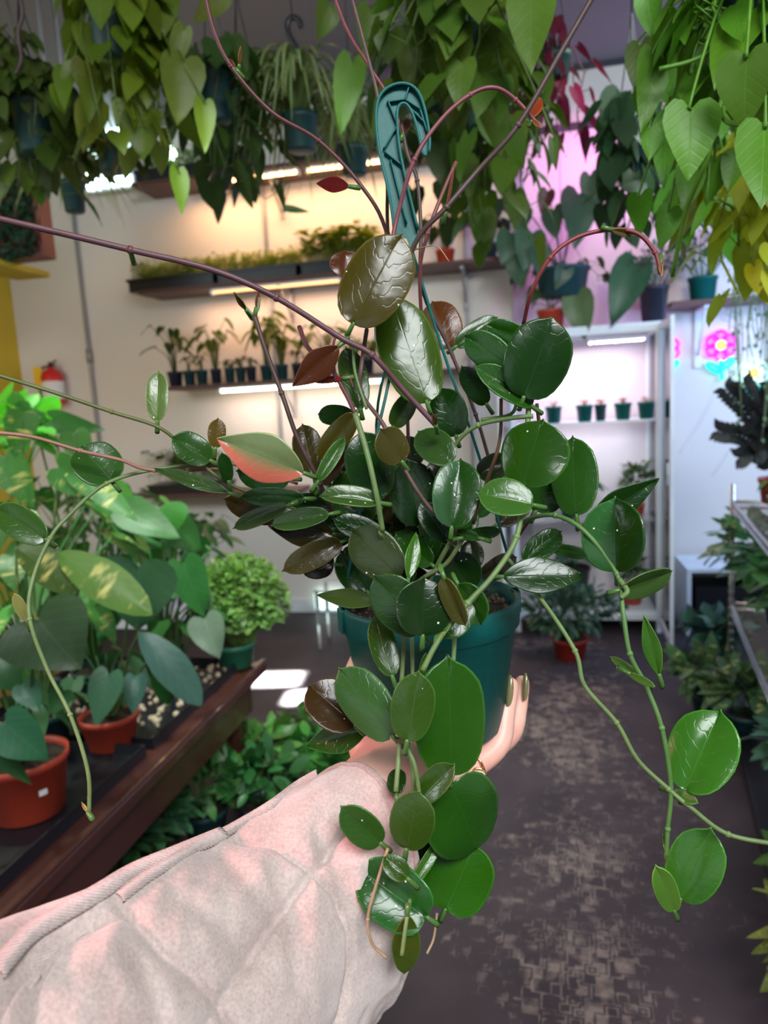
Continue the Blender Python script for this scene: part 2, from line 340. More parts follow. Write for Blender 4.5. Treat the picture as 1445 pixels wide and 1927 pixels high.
# ================================================================== STRUCTURE
YB, XL, XR, ZC, YF = 4.87, -3.75, 2.9, 3.42, -2.4
def quad(lo, hi): m = MB(); m.box(lo, hi); return m
struct('floor', quad((XL - .1, YF, -.1), (XR + .1, YB + .1, 0)), M['floor'])
struct('wall_back', quad((XL - .1, YB, 0), (XR + .1, YB + .12, ZC)), M['wall'])
struct('wall_left', quad((XL - .12, YF, 0), (XL, YB, ZC)), M['yellow'])
struct('wall_right', quad((XR, YF, 0), (XR + .12, YB, ZC)), M['wall'])
struct('ceiling', quad((XL - .1, YF, ZC), (XR + .1, YB + .1, ZC + .1)), M['ceil'])
struct('baseboard_back', quad((XL, YB - .015, 0), (-.15, YB, .1)), M['white'])
struct('baseboard_back_right', quad((.78, YB - .015, 0), (XR, YB, .1)), M['white'])
b = MB(); a_ = W(985, 252, YB); c_ = W(1200, 232, YB); b.box((a_.x, YB - .03, a_.z - .02), (XR, YB, a_.z + .02)); struct('trim_1', b, M['seam'])
b = MB(); b.box((.25, YB - .02, ZC - .03), (XR, YB, ZC)); struct('trim_2', b, M['seam'])
def vstrip(n, px, y0, y1, wd, m):
    a, c = W(px[0], y0, YB - .02), W(px[1], y1, YB - .02); x = (a.x + c.x) / 2; b = MB(); b.box((x - wd / 2, YB - .025, min(a.z, c.z)), (x + wd / 2, YB, max(a.z, c.z))); return struct(n, b, m)
p0, p1 = W(125, 235, YB), W(182, 790, YB); x = (p0.x + p1.x) / 2
b = MB(); b.tube([(x, YB - .02, 0), (x, YB - .02, ZC)], .014, k=10); b.lathe((x, YB - .02, 1.93), [(.014, -.05), (.022, -.05), (.022, .05), (.014, .05)], 12); struct('trim_3', b, M['pipe'], True)
for i, (a, c) in enumerate((((497, 520), 0), ((868, 868), 0))):
    x = W(a[0] + 8, 500, YB).x; b = MB(); b.box((x - .012, YB - .02, .6), (x + .012, YB, 3.0)); struct('trim_%d' % (i + 4), b, M['pipe'])
x = W(975, 450, YB).x; b = MB(); b.box((x - .045, YB - .05, 0), (x + .045, YB, 3.07)); struct('trim_6', b, mat('lavender_post', (.36, .33, .4), .6))
# tall wall pipes top left against the ceiling
for i, px in enumerate((78, 108)):
    p = W(px, 60, 3.2); b = MB(); b.tube([(p.x, 3.2, 2.7), (p.x, 3.2, ZC)], .012); struct('trim_%d' % (i + 7), b, M['pipe'], True)
# ================================================================== SHELVES ON THE BACK WALL
def shelf(label, x0, x1, z, dep=.32, m='shelfw', th=.025, brackets=()):
    t = thing('wall_shelf', ((x0 + x1) / 2, YB - dep / 2, z), label, 'shelf')
    b = MB(); b.box((x0, YB - dep, z - th), (x1, YB - .003, z)); bevel(b.build('board', M[m], t, False), .003)
    for bx in brackets:
        b = MB(); b.box((bx - .012, YB - dep + .04, z - th - .02), (bx + .012, YB - .02, z - th - .001)); b.box((bx - .012, YB - .045, z - .26), (bx + .012, YB - .02, z - th - .002))
        b.tube([(bx, YB - dep + .06, z - th - .012), (bx, YB - .035, z - .22)], .008, k=6); b.build('bracket', M['pipe'], t, False)
    return t
Z1, Z2, Z3, Z4, ZR = 2.98, 2.30, 1.66, .93, 1.955
x0 = lambda px, py: W(px, py, YB - .3).x
shelf('dark red-brown top wall shelf over the warm peach wall', x0(248, 345), x0(870, 290), Z1, brackets=(x0(500, 330), x0(740, 300)))
shelf('second wall shelf down, carrying trays of seedlings', x0(262, 540), x0(962, 490), Z2, brackets=(x0(520, 520), x0(868, 500)))
shelf('third wall shelf down, lined with small nursery pots', x0(308, 730), x0(930, 720), Z3, brackets=(x0(525, 725), x0(878, 720)))
shelf('lowest wall shelf behind the left plants, holding a black tray', x0(240, 940), x0(560, 940), Z4, brackets=(x0(480, 935),))
shelf('long dark red shelf on the blue-white wall above the neon flowers', x0(1262, 575), XR - .3, ZR, brackets=())
b = MB(); 
t = thing('shelf_bracket', W(1312, 580, YB - .1), 'white metal bracket under the right wall shelf above the pink neon flower', 'bracket')
xb = W(1312, 600, YB).x
b.box((xb - .02, YB - .27, ZR - .045), (xb + .02, YB - .02, ZR - .026)); b.box((xb - .02, YB - .022, ZR - .38), (xb + .02, YB, ZR - .026)); bevel(b.build('arm', M['white'], t, False), .004)
b = MB(); b.tube([(xb, YB - .22, ZR - .05), (xb, YB - .03, ZR - .3)], .007); b.build('brace', M['white'], t)
def tubelight(px0, px1, y0, z, label, col, s, yy=YB - .27, r=.009):
    a, c = x0(px0, y0), x0(px1, y0); t = thing('tube_light', ((a + c) / 2, yy, z), label, 'lamp', None)
    b = MB(); b.box((a, yy - .018, z + .004), (c, yy + .018, z + .016)); b.build('housing', M['white'], t, False)
    b = MB(); b.tube([(a + .01, yy, z - .008), (c - .01, yy, z - .008)], r, k=10); b.build('tube', emitmat('tube_' + label[:8], col, s), t)
    b = MB()
    for q in (a, c): b.box((q - .008, yy - .02, z - .022), (q + .008, yy + .02, z + .004))
    b.build('end_cap', M['white'], t, False)
WARM = (1, .52, .22)
tubelight(372, 560, 335, Z1 - .042, 'warm strip light under the left half of the top shelf', WARM, 9)
tubelight(575, 720, 318, Z1 - .042, 'warm strip light under the top shelf behind the hanging hook', WARM, 9)
tubelight(395, 640, 545, Z2 - .042, 'dim warm strip light under the seedling tray shelf', WARM, 1.6)
tubelight(412, 720, 738, Z3 - .042, 'bright white strip light glowing under the third shelf', (1, .93, .7), 14)
lamp('shelf_one_wash', 'AREA', (x0(560, 320), YB - .2, Z1 - .07), (x0(560, 320), YB - .1, 1), 8, WARM, 1.7, .1)
lamp('shelf_two_wash', 'AREA', (x0(520, 520), YB - .2, Z2 - .07), (x0(520, 520), YB - .1, 1), 5, (1, .56, .32), 1.3, .1)
lamp('shelf_three_wash', 'AREA', (x0(560, 720), YB - .2, Z3 - .07), (x0(560, 720), YB - .1, .5), 3.6, (1, .68, .54), 1.3, .1)
# glowing panel added for the bright cool patch on the wall
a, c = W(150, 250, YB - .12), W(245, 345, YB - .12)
t = thing('added_glow_panel', ((a.x + c.x) / 2, YB - .1, c.z), 'blazing cyan-white glow panel added on the wall left of the top shelf', 'lamp')
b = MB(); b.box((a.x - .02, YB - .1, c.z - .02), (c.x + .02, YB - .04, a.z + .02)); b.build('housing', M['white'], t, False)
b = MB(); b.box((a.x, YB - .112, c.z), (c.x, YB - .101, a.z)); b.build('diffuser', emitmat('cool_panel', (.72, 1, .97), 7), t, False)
b = MB(); b.tube([((a.x + c.x) / 2, YB - .05, a.z + .02), ((a.x + c.x) / 2, YB - .02, ZC)], .006); b.build('cable', M['black'], t)
lamp('cool_wall_wash', 'SPOT', ((a.x + c.x) / 2 + .1, YB - .75, a.z + .1), ((a.x + c.x) / 2 + .3, YB, 2.2), 110, (.72, 1, .98), .05, spot_size=1.25, spot_blend=.35)
for px, py, lb in ((322, 290, 'added white glow bulb among the plants on the top shelf'), (405, 262, 'second added pale bulb glowing behind the hanging leaves')):  # made-up bulbs standing in for bright blurred spots
    c = W(px, py, YB - .2); t = thing('added_glow_bulb', c, lb, 'lamp'); b = MB(); b.lathe(c, [(0, -.035), (.02, -.03), (.034, -.01), (.034, .008), (.022, .03), (.014, .045)], 18); b.build('bulb', emitmat('bulb_glow', (.8, 1, .92), 7), t)
    b = MB(); b.lathe(c, [(.0145, .045), (.016, .05), (.016, .085), (0, .09)], 14); b.tube([c + V((0, 0, .09)), V((c.x, c.y, ZC))], .003, k=6); b.build('socket', M['black'], t)
# ================================================================== GENERIC POTS & FOLIAGE
def potmesh(t, c, r, h, m, rim=.012, taper=.78, soil=True):
    b = MB(); rb = r * taper
    b.lathe(c, [(.0, .0), (rb * .9, 0), (rb, .004), (r * .94, h - rim * 1.6), (r, h - rim * 1.5), (r, h), (r * .95, h), (r * .92, h - rim), (rb * .9, .012), (0, .012)], 28)
    b.build('pot', M[m], t)
    if soil:
        b = MB(); b.lathe(c, [(r * .915, h - rim * 1.3), (r * .5, h - rim * .7), (0, h - rim * .8)], 20); b.build('soil', M['soil'], t)
def potpx(cx, by, ty, wpx, Y, z=None):
    """base point, radius, height of a pot whose base bottom shows at (cx,by) and rim at ty"""
    p = W(cx, by, Y); s = depth(p) / FPX
    return p, wpx * s / 2, max(.02, (by - ty) * s)
def hangwires(t, c, r, h, ztop=None, m='black'):
    ztop = ztop or min(ZC - .002, c.z + h + .45); b = MB()
    top = V((c.x, c.y, c.z + h + .28))
    for k in range(3):
        g = k * 2.094 + .5; b.tube([(c.x + r * math.cos(g), c.y + r * math.sin(g), c.z + h), top], .0018, k=5)
    b.tube([top, (c.x, c.y, ZC)], .002, k=5); b.build('hanger', M[m], t)
def trail(b, sb, c, r, h, nv, ln, L, tint, out=1.5, kind='heart', sp=.05, wr=.72, droop=.8, up_=0.06):
    for k in range(nv):
        g = R.uniform(0, 6.283); d = V((math.cos(g), math.sin(g), 0)); l = ln * R.uniform(.35, 1); o = r * R.uniform(1, out)
        pts = [c + V((0, 0, h)) + d * r * .3, c + V((0, 0, h + up_ * R.uniform(.3, 1.3))) + d * r * .85, c + V((0, 0, h - .04)) + d * (o + .02), c + V((0, 0, h - l * .55)) + d * o + V((R.uniform(-.04, .04), R.uniform(-.04, .04), 0)), c + V((0, 0, h - l)) + d * (o * R.uniform(.8, 1.1))]
        cc = crom(pts, max(6, int((l + r) / sp))); sb.tube(cc, .0022, n=len(cc) - 1, k=5, col=jit(tint, .2), smooth=False)
        for q in cc[1:]:
            dd = (d + V((R.uniform(-.9, .9), R.uniform(-.9, .9), 0))).normalized(); pe = q + dd * R.uniform(.02, .05) + V((0, 0, R.uniform(0, .03)))
            sb.tube([q, pe], .0012, k=4, col=tint); s = L * R.uniform(.55, 1.1)
            ax = V((dd.x * .5 + R.uniform(-.3, .3), dd.y * .5 + R.uniform(-.3, .3), -droop + R.uniform(-.3, .4)))
            b.leaf(pe, ax, dd + V((0, 0, .5)), s, s * wr, kind, R.uniform(0, .3), R.uniform(0, .25), jit(tint), n=7, cross=1)
def bush(b, sb, c, rx, rz, n, L, tint, kind='oval', wr=.7, tilt=.6):
    for k in range(n):
        u = R.uniform(-.35, 1); g = R.uniform(0, 6.283); q = math.sqrt(max(0, 1 - u * u)); rr = R.uniform(.55, 1.02)
        d = V((q * math.cos(g), q * math.sin(g), u)); p = c + V((d.x * rx, d.y * rx, rz + d.z * rz)) * 1 * (1) - V((0, 0, 0)); p = c + V((d.x * rx * rr, d.y * rx * rr, rz + d.z * rz * rr))
        if k % 4 == 0 and sb: sb.tube([c + V((d.x * rx * .15, d.y * rx * .15, 0)), c + V((d.x * rx * .5, d.y * rx * .5, rz * .7)), p], .0018, n=4, k=4, col=tint)
        s = L * R.uniform(.6, 1.15); ax = (d + V((R.uniform(-tilt, tilt), R.uniform(-tilt, tilt), R.uniform(-tilt, tilt) - .2)))
        b.leaf(p - d * s * .5, ax, V((d.x, d.y, abs(d.z) + .7)), s, s * wr, kind, R.uniform(0, .35), R.uniform(0, .3), jit(tint, .35), n=6, cross=1)
def rosette(b, sb, c, n, ht, sp, L, tint, kind='heart', wr=.75, droop=.5, pr=.004, g0=None):
    for k in range(n):
        g = (g0 or 0) + k * 2.4 + R.uniform(-.3, .3); d = V((math.cos(g), math.sin(g), 0)); hh = ht * R.uniform(.5, 1.05); ss = sp * R.uniform(.35, 1)
        tip = c + d * ss + V((0, 0, hh)); sb.tube([c + d * .01, c + d * ss * .35 + V((0, 0, hh * .65)), tip], [pr, pr * .6], n=6, k=5, col=jit(tint, .2))
        s = L * R.uniform(.65, 1.1); b.leaf(tip, d + V((R.uniform(-.3, .3), R.uniform(-.3, .3), -droop * R.uniform(.5, 1.5))), V((-d.x * .1, -d.y * .1, 1)) + d * .6, s, s * wr, kind, R.uniform(.05, .3), R.uniform(.1, .35), jit(tint, .3), n=9)
def ribbons(b, c, n, ln, wd, tint, h=.12, kind='arch'):
    for k in range(n):
        g = R.uniform(0, 6.283); d = V((math.cos(g), math.sin(g), 0)); l = ln * R.uniform(.5, 1.1); hh = h * R.uniform(.4, 1.3)
        cc = crom([c, c + d * l * .25 + V((0, 0, hh)), c + d * l * .65 + V((0, 0, hh * .8)), c + d * l + V((0, 0, hh * .8 - l * R.uniform(.2, .8)))], 7)
        sd = V((-d.y, d.x, 0)); vs = []; uv = []; fs = []
        for i, p in enumerate(cc):
            ww = wd * (1 - (i / 7) ** 2.2) * .5 + .0006
            vs += [p - sd * ww, p + V((0, 0, -.15 * ww)), p + sd * ww]; uv += [(.1, i / 7), (.5, i / 7), (.9, i / 7)]
        for i in range(7): fs += [(3 * i, 3 * i + 1, 3 * i + 4, 3 * i + 3), (3 * i + 1, 3 * i + 2, 3 * i + 5, 3 * i + 4)]
        b.add(vs, fs, uv, jit(tint, .3))
def pxleaf(b, bx, by, tx, ty, wpx, Y, col, kind='heart', roll=None, fold=.15, curl=.1, n=9, dt=None, by_depth=False):
    A = P(bx, by, Y) if by_depth else W(bx, by, Y)
    dd = depth(A) + (dt if dt is not None else R.uniform(-.03, .03)) ; B = P(tx, ty, dd)
    ax = B - A; L = ax.length; vw = ((A + B) / 2 - EYE).normalized(); ro = R.uniform(-.45, .45) if roll is None else roll
    n0 = -vw; n0 = (n0 - ax.normalized() * n0.dot(ax.normalized())).normalized(); n0 = Matrix.Rotation(ro, 3, ax.normalized()) @ n0
    b.leaf(A, ax, n0, L, wpx / FPX * depth(A) / math.cos(ro), kind, fold, curl, col, n=n)
    return A
# ================================================================== HANGING PLANTS (top of the picture)
def hanging(cx, by, ty, wpx, Y, pm, label, style='trail', tint=PH, nv=14, ln=.5, L=.1, extra=(), name='hanging_plant', out=1.6, lm='leaf', wr=.72, cat='plant', wires=True, vines=()):
    c, r, h = potpx(cx, by, ty, wpx, Y); t = thing(name, c, label, cat)
    potmesh(t, c, r, h, pm)
    if wires: hangwires(t, c, r, h)
    b, sb = MB(), MB()
    if style == 'trail': trail(b, sb, c, r, h, nv, ln, L, tint, out=out, wr=wr)
    if style == 'spider': ribbons(b, c + V((0, 0, h * .9)), int(nv * 1.5), ln, .018, tuple(x * 1.5 for x in tint), .14)
    if style == 'fern': ribbons(b, c + V((0, 0, h * .9)), nv, ln, .02, tint, .2)
    if style == 'bush': bush(b, sb, c + V((0, 0, h * .8)), ln, ln * .7, nv, L, tint)
    for e in extra:
        col = e[6] if len(e) > 6 else jit(tint, .2); yy = e[5] if len(e) > 5 and e[5] else Y
        A = pxleaf(b, *e[:5], yy, col, 'heart', fold=.22)
        q = c + V((0, 0, h)) + V((A.x - c.x, A.y - c.y, 0)).normalized() * r * .8; sb.tube([q, (q + A) / 2 + V((0, 0, .03)), A + V((0, 0, .01)), A], .0018, n=8, k=5, col=tint)
    for vv in vines: sb.tube([W(x, y, d) for x, y, d in vv], .0028, k=6, col=tint)
    b.build('foliage', M[lm], t)
    if sb.v: sb.build('vines', M['stem'], t)
    return t
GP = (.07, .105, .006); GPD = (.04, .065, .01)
hanging(215, 110, 10, 80, 1.75, 'dteal', 'hanging heart-leaf plant in dark green pot near the top left, broad olive leaves', nv=12, ln=.34, L=.115, tint=GP,
    extra=[(250, 5, 250, 88, 50), (305, -15, 312, 62, 62), (160, 50, 172, 120, 50), (122, 130, 118, 205, 38), (265, 95, 280, 200, 72), (268, 215, 268, 298, 78), (345, 115, 335, 232, 86), (384, 195, 388, 285, 42), (235, 195, 238, 262, 50), (420, -8, 362, 42, 46), (210, 80, 200, 150, 52), (140, 125, 110, 170, 30), (335, 322, 345, 402, 36), (345, 55, 322, 140, 40), (110, 165, 122, 215, 40), (170, 140, 168, 228, 46)])
hanging(262, 100, 60, 62, 2.4, 'teal', 'small teal pot of trailing heart leaves behind the top left plant', nv=12, ln=.45, L=.1, tint=GPD)
hanging(70, 290, 195, 75, 2.0, 'dteal', 'hanging pot with dim olive leaves at the left picture edge', nv=14, ln=.28, L=.10, tint=GPD, out=2.2)
hanging(-30, 200, 120, 90, 1.9, 'dteal', 'hanging plant half cut by the left edge, dark olive leaves', nv=12, ln=.26, L=.1, tint=GPD, out=2)
hanging(215, 325, 268, 60, 2.6, 'dteal', 'dark green hanging pot in front of the blazing glow panel', nv=9, ln=.12, L=.07, tint=GPD)
hanging(142, 400, 345, 46, 2.8, 'dteal', 'grey-green hanging pot of spider plant left of the top shelf', 'spider', tint=(.16, .2, .08), nv=55, ln=.3, lm='stripe', name='spider_plant')
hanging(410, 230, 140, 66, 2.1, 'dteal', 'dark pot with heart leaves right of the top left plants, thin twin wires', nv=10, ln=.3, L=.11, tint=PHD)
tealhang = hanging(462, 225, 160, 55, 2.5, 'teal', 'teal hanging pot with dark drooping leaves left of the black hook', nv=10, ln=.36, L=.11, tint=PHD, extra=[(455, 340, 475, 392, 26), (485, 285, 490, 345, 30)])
hanging(568, 285, 222, 68, 2.4, 'dteal', 'blue-green pot of spider plant hung from the black hook', 'spider', tint=(.12, .16, .06), nv=80, ln=.34, lm='stripe', name='spider_plant', wires=False)
hanging(668, 330, 280, 56, 2.7, 'dteal', 'dark pot of grassy spider plant just left of the teal hook', 'spider', tint=(.1, .14, .05), nv=60, ln=.3, lm='stripe', name='spider_plant')
hanging(858, 95, -10, 100, 1.35, 'dteal', 'large dark pot of heart leaves hanging above the teal hook', nv=13, ln=.26, L=.085, tint=PH, out=1.9,
    extra=[(1000, -12, 998, 128, 95, 1.2), (662, 118, 640, 250, 62, 1.7), (925, 0, 930, 75, 60), (700, 20, 690, 110, 66, 1.7), (735, 60, 730, 120, 60), (770, 95, 765, 165, 48), (900, 75, 905, 170, 60), (620, 10, 600, 75, 50, 1.6), (880, 140, 900, 215, 48), (945, 150, 940, 230, 46), (830, 110, 835, 185, 52), (960, 240, 985, 320, 48), (1040, 262, 1047, 322, 20)])
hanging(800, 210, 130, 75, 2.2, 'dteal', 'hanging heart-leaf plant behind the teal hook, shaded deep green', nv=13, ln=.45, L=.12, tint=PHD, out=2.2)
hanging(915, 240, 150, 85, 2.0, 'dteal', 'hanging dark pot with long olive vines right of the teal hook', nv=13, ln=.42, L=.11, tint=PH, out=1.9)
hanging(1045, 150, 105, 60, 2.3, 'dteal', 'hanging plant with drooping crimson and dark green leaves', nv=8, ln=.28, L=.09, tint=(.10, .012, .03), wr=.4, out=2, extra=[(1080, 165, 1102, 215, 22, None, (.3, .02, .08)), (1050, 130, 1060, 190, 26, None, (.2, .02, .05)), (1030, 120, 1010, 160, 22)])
hanging(1425, 95, -30, 130, 1.0, 'dteal', 'very large dark pot cut by the top right corner, bright lime heart leaves', nv=8, ln=.16, L=.085, tint=LIME, out=1.35,
    extra=[(1405, 108, 1398, 248, 105, .85), (1300, 205, 1298, 335, 105, .9), (1440, 240, 1432, 382, 105, .85), (1232, 105, 1212, 240, 66), (1300, 140, 1312, 222, 68), (1350, 88, 1335, 172, 72), (1205, 85, 1200, 180, 55, 1.2, GPD), (1218, -10, 1228, 72, 52), (1325, 0, 1310, 50, 60), (1258, 225, 1245, 350, 58), (1260, 395, 1243, 470, 48), (1205, 368, 1203, 440, 50, 1.1), (1345, 300, 1335, 385, 56), (1385, 290, 1370, 360, 50), (1300, 320, 1290, 395, 56), (1410, 200, 1440, 260, 60), (1282, 60, 1270, 120, 50), (1360, 0, 1380, 70, 60), (1330, 385, 1300, 440, 24), (1250, 110, 1262, 180, 50), (1225, 240, 1222, 300, 46), (1215, 165, 1212, 235, 50, 1.1)],
    vines=[[(1365, 20, .95), (1340, 90, .95), (1300, 115, .95), (1240, 130, .95)], [(1400, 60, .95), (1345, 230, .9), (1330, 300, .9), (1290, 400, .95), (1265, 520, 1)], [(1390, 110, .95), (1360, 215, .9), (1400, 235, .88), (1450, 235, .85)]])
hanging(1365, 220, 140, 85, 1.6, 'dteal', 'dark hanging pot behind the bright top right leaves', nv=22, ln=.42, L=.08, tint=(.09, .24, .03), out=2.0)
hanging(1190, 330, 240, 60, 2.2, 'dteal', 'hanging plant of dark striped leaves left of the bright lime vines', nv=12, ln=.32, L=.1, tint=(.03, .075, .03), extra=[(1165, 175, 1130, 240, 60), (1170, 205, 1135, 262, 55), (1150, 290, 1128, 375, 50), (1190, 240, 1185, 310, 40)])
hanging(1440, 380, 320, 90, 1.3, 'dteal', 'yellow-lime hanging plant at the right edge below the lime vines', nv=12, ln=.22, L=.075, tint=YG, out=1.7, extra=[(1418, 500, 1430, 560, 34, 1.3, YEL), (1400, 385, 1388, 440, 40), (1440, 400, 1435, 470, 40)])
hanging(1300, 345, 295, 60, 2.4, 'dteal', 'small hanging spider plant above the right shelf', 'spider', tint=(.1, .15, .06), nv=60, ln=.3, lm='stripe', name='spider_plant')
hanging(1425, 545, 498, 60, 3.3, 'dteal', 'mossy basket with fine trailing grey-green strands at the right edge', nv=26, ln=.75, L=.02, tint=GRY, name='hanging_basket', out=1.1)
# small green leaf hanging at (455..580,395) with wiry vine
b = MB(); b.tube([W(x, y, 2.3) for x, y in ((468, 200), (478, 300), (495, 372), (530, 352), (545, 345), (535, 392), (560, 395))], .0015, k=5, col=GPD); pxleaf(b, 538, 392, 583, 398, 14, 2.3, G)
b.build('dangling_vine', M['stem'], tealhang)
# black hook
p = W(553, 60, 2.35); t = thing('ceiling_hook', p, 'small black plastic hook hanging near the top above the spider plant', 'hook')
b = MB(); s = depth(p) / FPX; b.tube([W(x, y, 2.35) for x, y in ((567, 52), (562, 38), (550, 33), (541, 45), (544, 66), (555, 85), (558, 92))], .009, k=8); b.build('hook', M['black'], t)
b = MB(); q = W(558, 92, 2.35)
c2, r2, h2 = potpx(568, 285, 222, 68, 2.4)
for k in range(3): b.tube([q, (c2.x + r2 * math.cos(k * 2.09), c2.y + r2 * math.sin(k * 2.09), c2.z + h2)], .0018, k=5)
b.tube([W(550, 33, 2.35), (p.x - .02, 2.35, ZC)], .002, k=5); b.build('wire', M['black'], t)
# orange clay pot top left
c, r, h = potpx(18, 160, 125, 60, 1.9); t = thing('hanging_plant', c, 'orange-brown clay bowl hanging at the far top left under a dark cord', 'plant'); potmesh(t, c, r, h, 'terra'); hangwires(t, c, r, h)
b, sb = MB(), MB(); trail(b, sb, c, r, h, 6, .2, .06, GPD); b.build('foliage', M['leaf'], t); sb.build('vines', M['stem'], t)
b = MB(); b.tube([W(x, y, 1.8) for x, y in ((38, -10), (42, 30), (34, 62), (40, 110), (30, 140))], [.006, .004], k=6, col=(.05, .03, .03)); b.build('cord', M['stem'], t)
# ================================================================== STUFF ON SHELVES
def tray(x0_, x1_, z, label, dep=.24, yb=None, h=.085, n=150, L=.035, tint=PH, gh=.11, style='seed', lm='leaf', grp=None):
    yy = YB - .03 - dep if yb is None else yb; t = thing('seedling_tray', ((x0_ + x1_) / 2, yy + dep / 2, z + .001), label, 'tray', grp)
    b = MB(); b.box((x0_, yy, z + .001), (x1_, yy + dep, z + h * .8)); b.box((x0_ - .012, yy - .012, z + h * .8), (x1_ + .012, yy + dep + .012, z + h)); b.build('tray', M['black'], t, False)
    b, sb = MB(), MB()
    for k in range(n):
        p = V((R.uniform(x0_, x1_), yy + R.uniform(.01, dep - .01), z + h)); hh = gh * R.uniform(.4, 1.1)
        q = p + V((R.uniform(-.02, .02), R.uniform(-.02, .02), hh)); sb.tube([p, q], .0012, k=3, col=tint)
        for i in range(3):
            g = R.uniform(0, 6.28); d = V((math.cos(g), math.sin(g), R.uniform(-.2, .6))); s = L * R.uniform(.6, 1.3)
            b.leaf(q - V((0, 0, i * .012)), d, V((0, 0, 1)), s, s * .6, 'oval', .1, .2, jit(tint, .35), n=4, cross=1)
    b.build('seedlings', M[lm], t); sb.build('stems', M['stem'], t); return t
ys = YB - .29
tray(x0(238, 540), x0(398, 540), Z2, 'long black tray of fine pale seedlings, leftmost on the second shelf', tint=(.30, .37, .06), n=420, L=.03)
tray(x0(408, 540), x0(556, 540), Z2, 'black tray of yellow-green seedlings in the middle of the second shelf', tint=(.36, .40, .05), n=380, L=.03)
tray(x0(566, 530), x0(700, 530), Z2, 'black tray of taller leafy lime plants behind the olive hoya leaf', tint=(.2, .26, .02), n=170, L=.065, gh=.2)
tray(x0(252, 345), x0(405, 345), Z1, 'black tray of lit plants at the left end of the top shelf', tint=(.12, .22, .05), n=130, L=.035, gh=.14)
tray(x0(560, 345), x0(720, 320), Z1, 'dim tray of greens on the top shelf beside the red pots', tint=PHD, n=90, L=.04, gh=.14)
tray(x0(275, 925), x0(412, 925), Z4, 'black tray of bushy pothos on the lowest wall shelf', tint=(.06, .15, .02), n=90, L=.075, gh=.22, h=.06)
def smallpot(cx, bz, Y, r, h, m, label, name='potted_plant', grp=None, tint=PH, n=7, ht=.12, sp=.06, L=.06, kind='heart', wr=.7, style='rosette', lm='leaf', sticker=False, x=None, droop=.5, cat='plant'):
    c = V((x if x is not None else cx, Y, bz + .001)); t = thing(name, c, label, cat, grp); potmesh(t, c, r, h, m)
    b, sb = MB(), MB(); cc = c + V((0, 0, h * .9))
    if style == 'rosette': rosette(b, sb, cc, n, ht, sp, L, tint, kind, wr, droop=droop, pr=.0015 + L * .02)
    elif style == 'bush': bush(b, sb, cc, sp, ht / 2, n, L, tint, kind, wr)
    elif style == 'spider': ribbons(b, cc, n, sp, L, tint, ht)
    b.build('foliage', M[lm], t)
    if sb.v: sb.build('stems', M['stem'], t)
    if sticker:
        k = (V((EYE.x, EYE.y, 0)) - V((c.x, c.y, 0))).normalized(); s = V((-k.y, k.x, 0)); q = c + V((0, 0, h * .55)) + k * (r * .93) + s * (r * .1)
        b = MB(); b.add([q - s * .014 - V((0, 0, .006)), q + s * .014 - V((0, 0, .006)), q + s * .014 + V((0, 0, .006)) + k * .002, q - s * .014 + V((0, 0, .006)) + k * .002], [(0, 1, 2, 3)]); solid(b.build('sticker', M['sticker'], t, False), .001)
    return t
# top shelf red pots
for px, lab in ((440, 'small red pot with a thin green plant on the top shelf, left one'), (352, 'small red pot among lit leaves on the top shelf')):
    smallpot(x0(px, 318), Z1, YB - .22, .04, .075, 'red_pot', lab, tint=(.12, .2, .05), n=10, ht=.12, sp=.05, L=.04)
smallpot(x0(770, 290), Z1, YB - .18, .06, .1, 'dteal', 'dark pot of greens on the top shelf behind the teal hook', tint=PHD, n=12, ht=.2, sp=.15, L=.1)
# third shelf
for i, (px, r, hh, nl, tt) in enumerate(((323, .038, .2, 5, PHD), (350, .03, .07, 4, PHD), (374, .03, .08, 4, PHD), (401, .028, .22, 7, PH), (427, .026, .04, 5, PHD), (448, .026, .05, 4, GPD), (468, .026, .05, 5, PHD), (498, .032, .24, 9, PH), (527, .03, .18, 8, GP), (556, .026, .06, 4, PHD), (610, .03, .16, 7, PH), (650, .03, .1, 5, PHD), (690, .03, .12, 6, PH))):
    lab = ['leggy dark-leaved plant', 'teal-ringed small pot with short sprout', 'small pot with dull sprigs', 'pot of tall lime-tipped arrowhead leaves', 'tiny black pot with low tuft', 'tiny black pot with pale tag-like tuft', 'tiny black pot with low dark tuft', 'pot of tallest bushy arrowhead leaves', 'pot of upright yellow-green leaves', 'tiny pot with short sprig', 'pot behind the curled red leaf', 'pot behind the hoya stems', 'pot beside the large hoya leaf'][i] + ' on the third wall shelf, ' + ['first from the left', 'second from the left', 'third from the left', 'fourth from the left', 'fifth from the left', 'sixth from the left', 'seventh from the left', 'eighth from the left', 'ninth from the left', 'tenth from the left', 'eleventh from the left', 'twelfth from the left', 'last on the right'][i]
    smallpot(x0(px, 722), Z3, YB - .24, r * 1.4, .1, 'dteal' if i % 3 else 'navy', lab, grp='nursery pots on the third wall shelf', tint=tt, n=nl + 3, ht=hh * 1.55, sp=.15 if hh > .1 else .05, L=.135 if hh > .1 else .05, wr=.6, droop=.6)
# plants on right end of shelves (dark big leaves near the pink wall)
smallpot(x0(915, 490), Z2, YB - .2, .07, .1, 'dteal', 'dark leafy rubber plant on the second shelf beside the lavender post', tint=(.02, .035, .025), n=12, ht=.3, sp=.2, L=.13, kind='oval', wr=.55)
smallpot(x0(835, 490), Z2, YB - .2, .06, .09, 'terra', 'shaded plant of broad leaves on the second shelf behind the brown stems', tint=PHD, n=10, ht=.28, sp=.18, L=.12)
smallpot(x0(905, 720), Z3, YB - .2, .05, .08, 'dteal', 'small pot on the third shelf by the round hoya leaves', tint=PHD, n=8, ht=.14, sp=.1, L=.08)
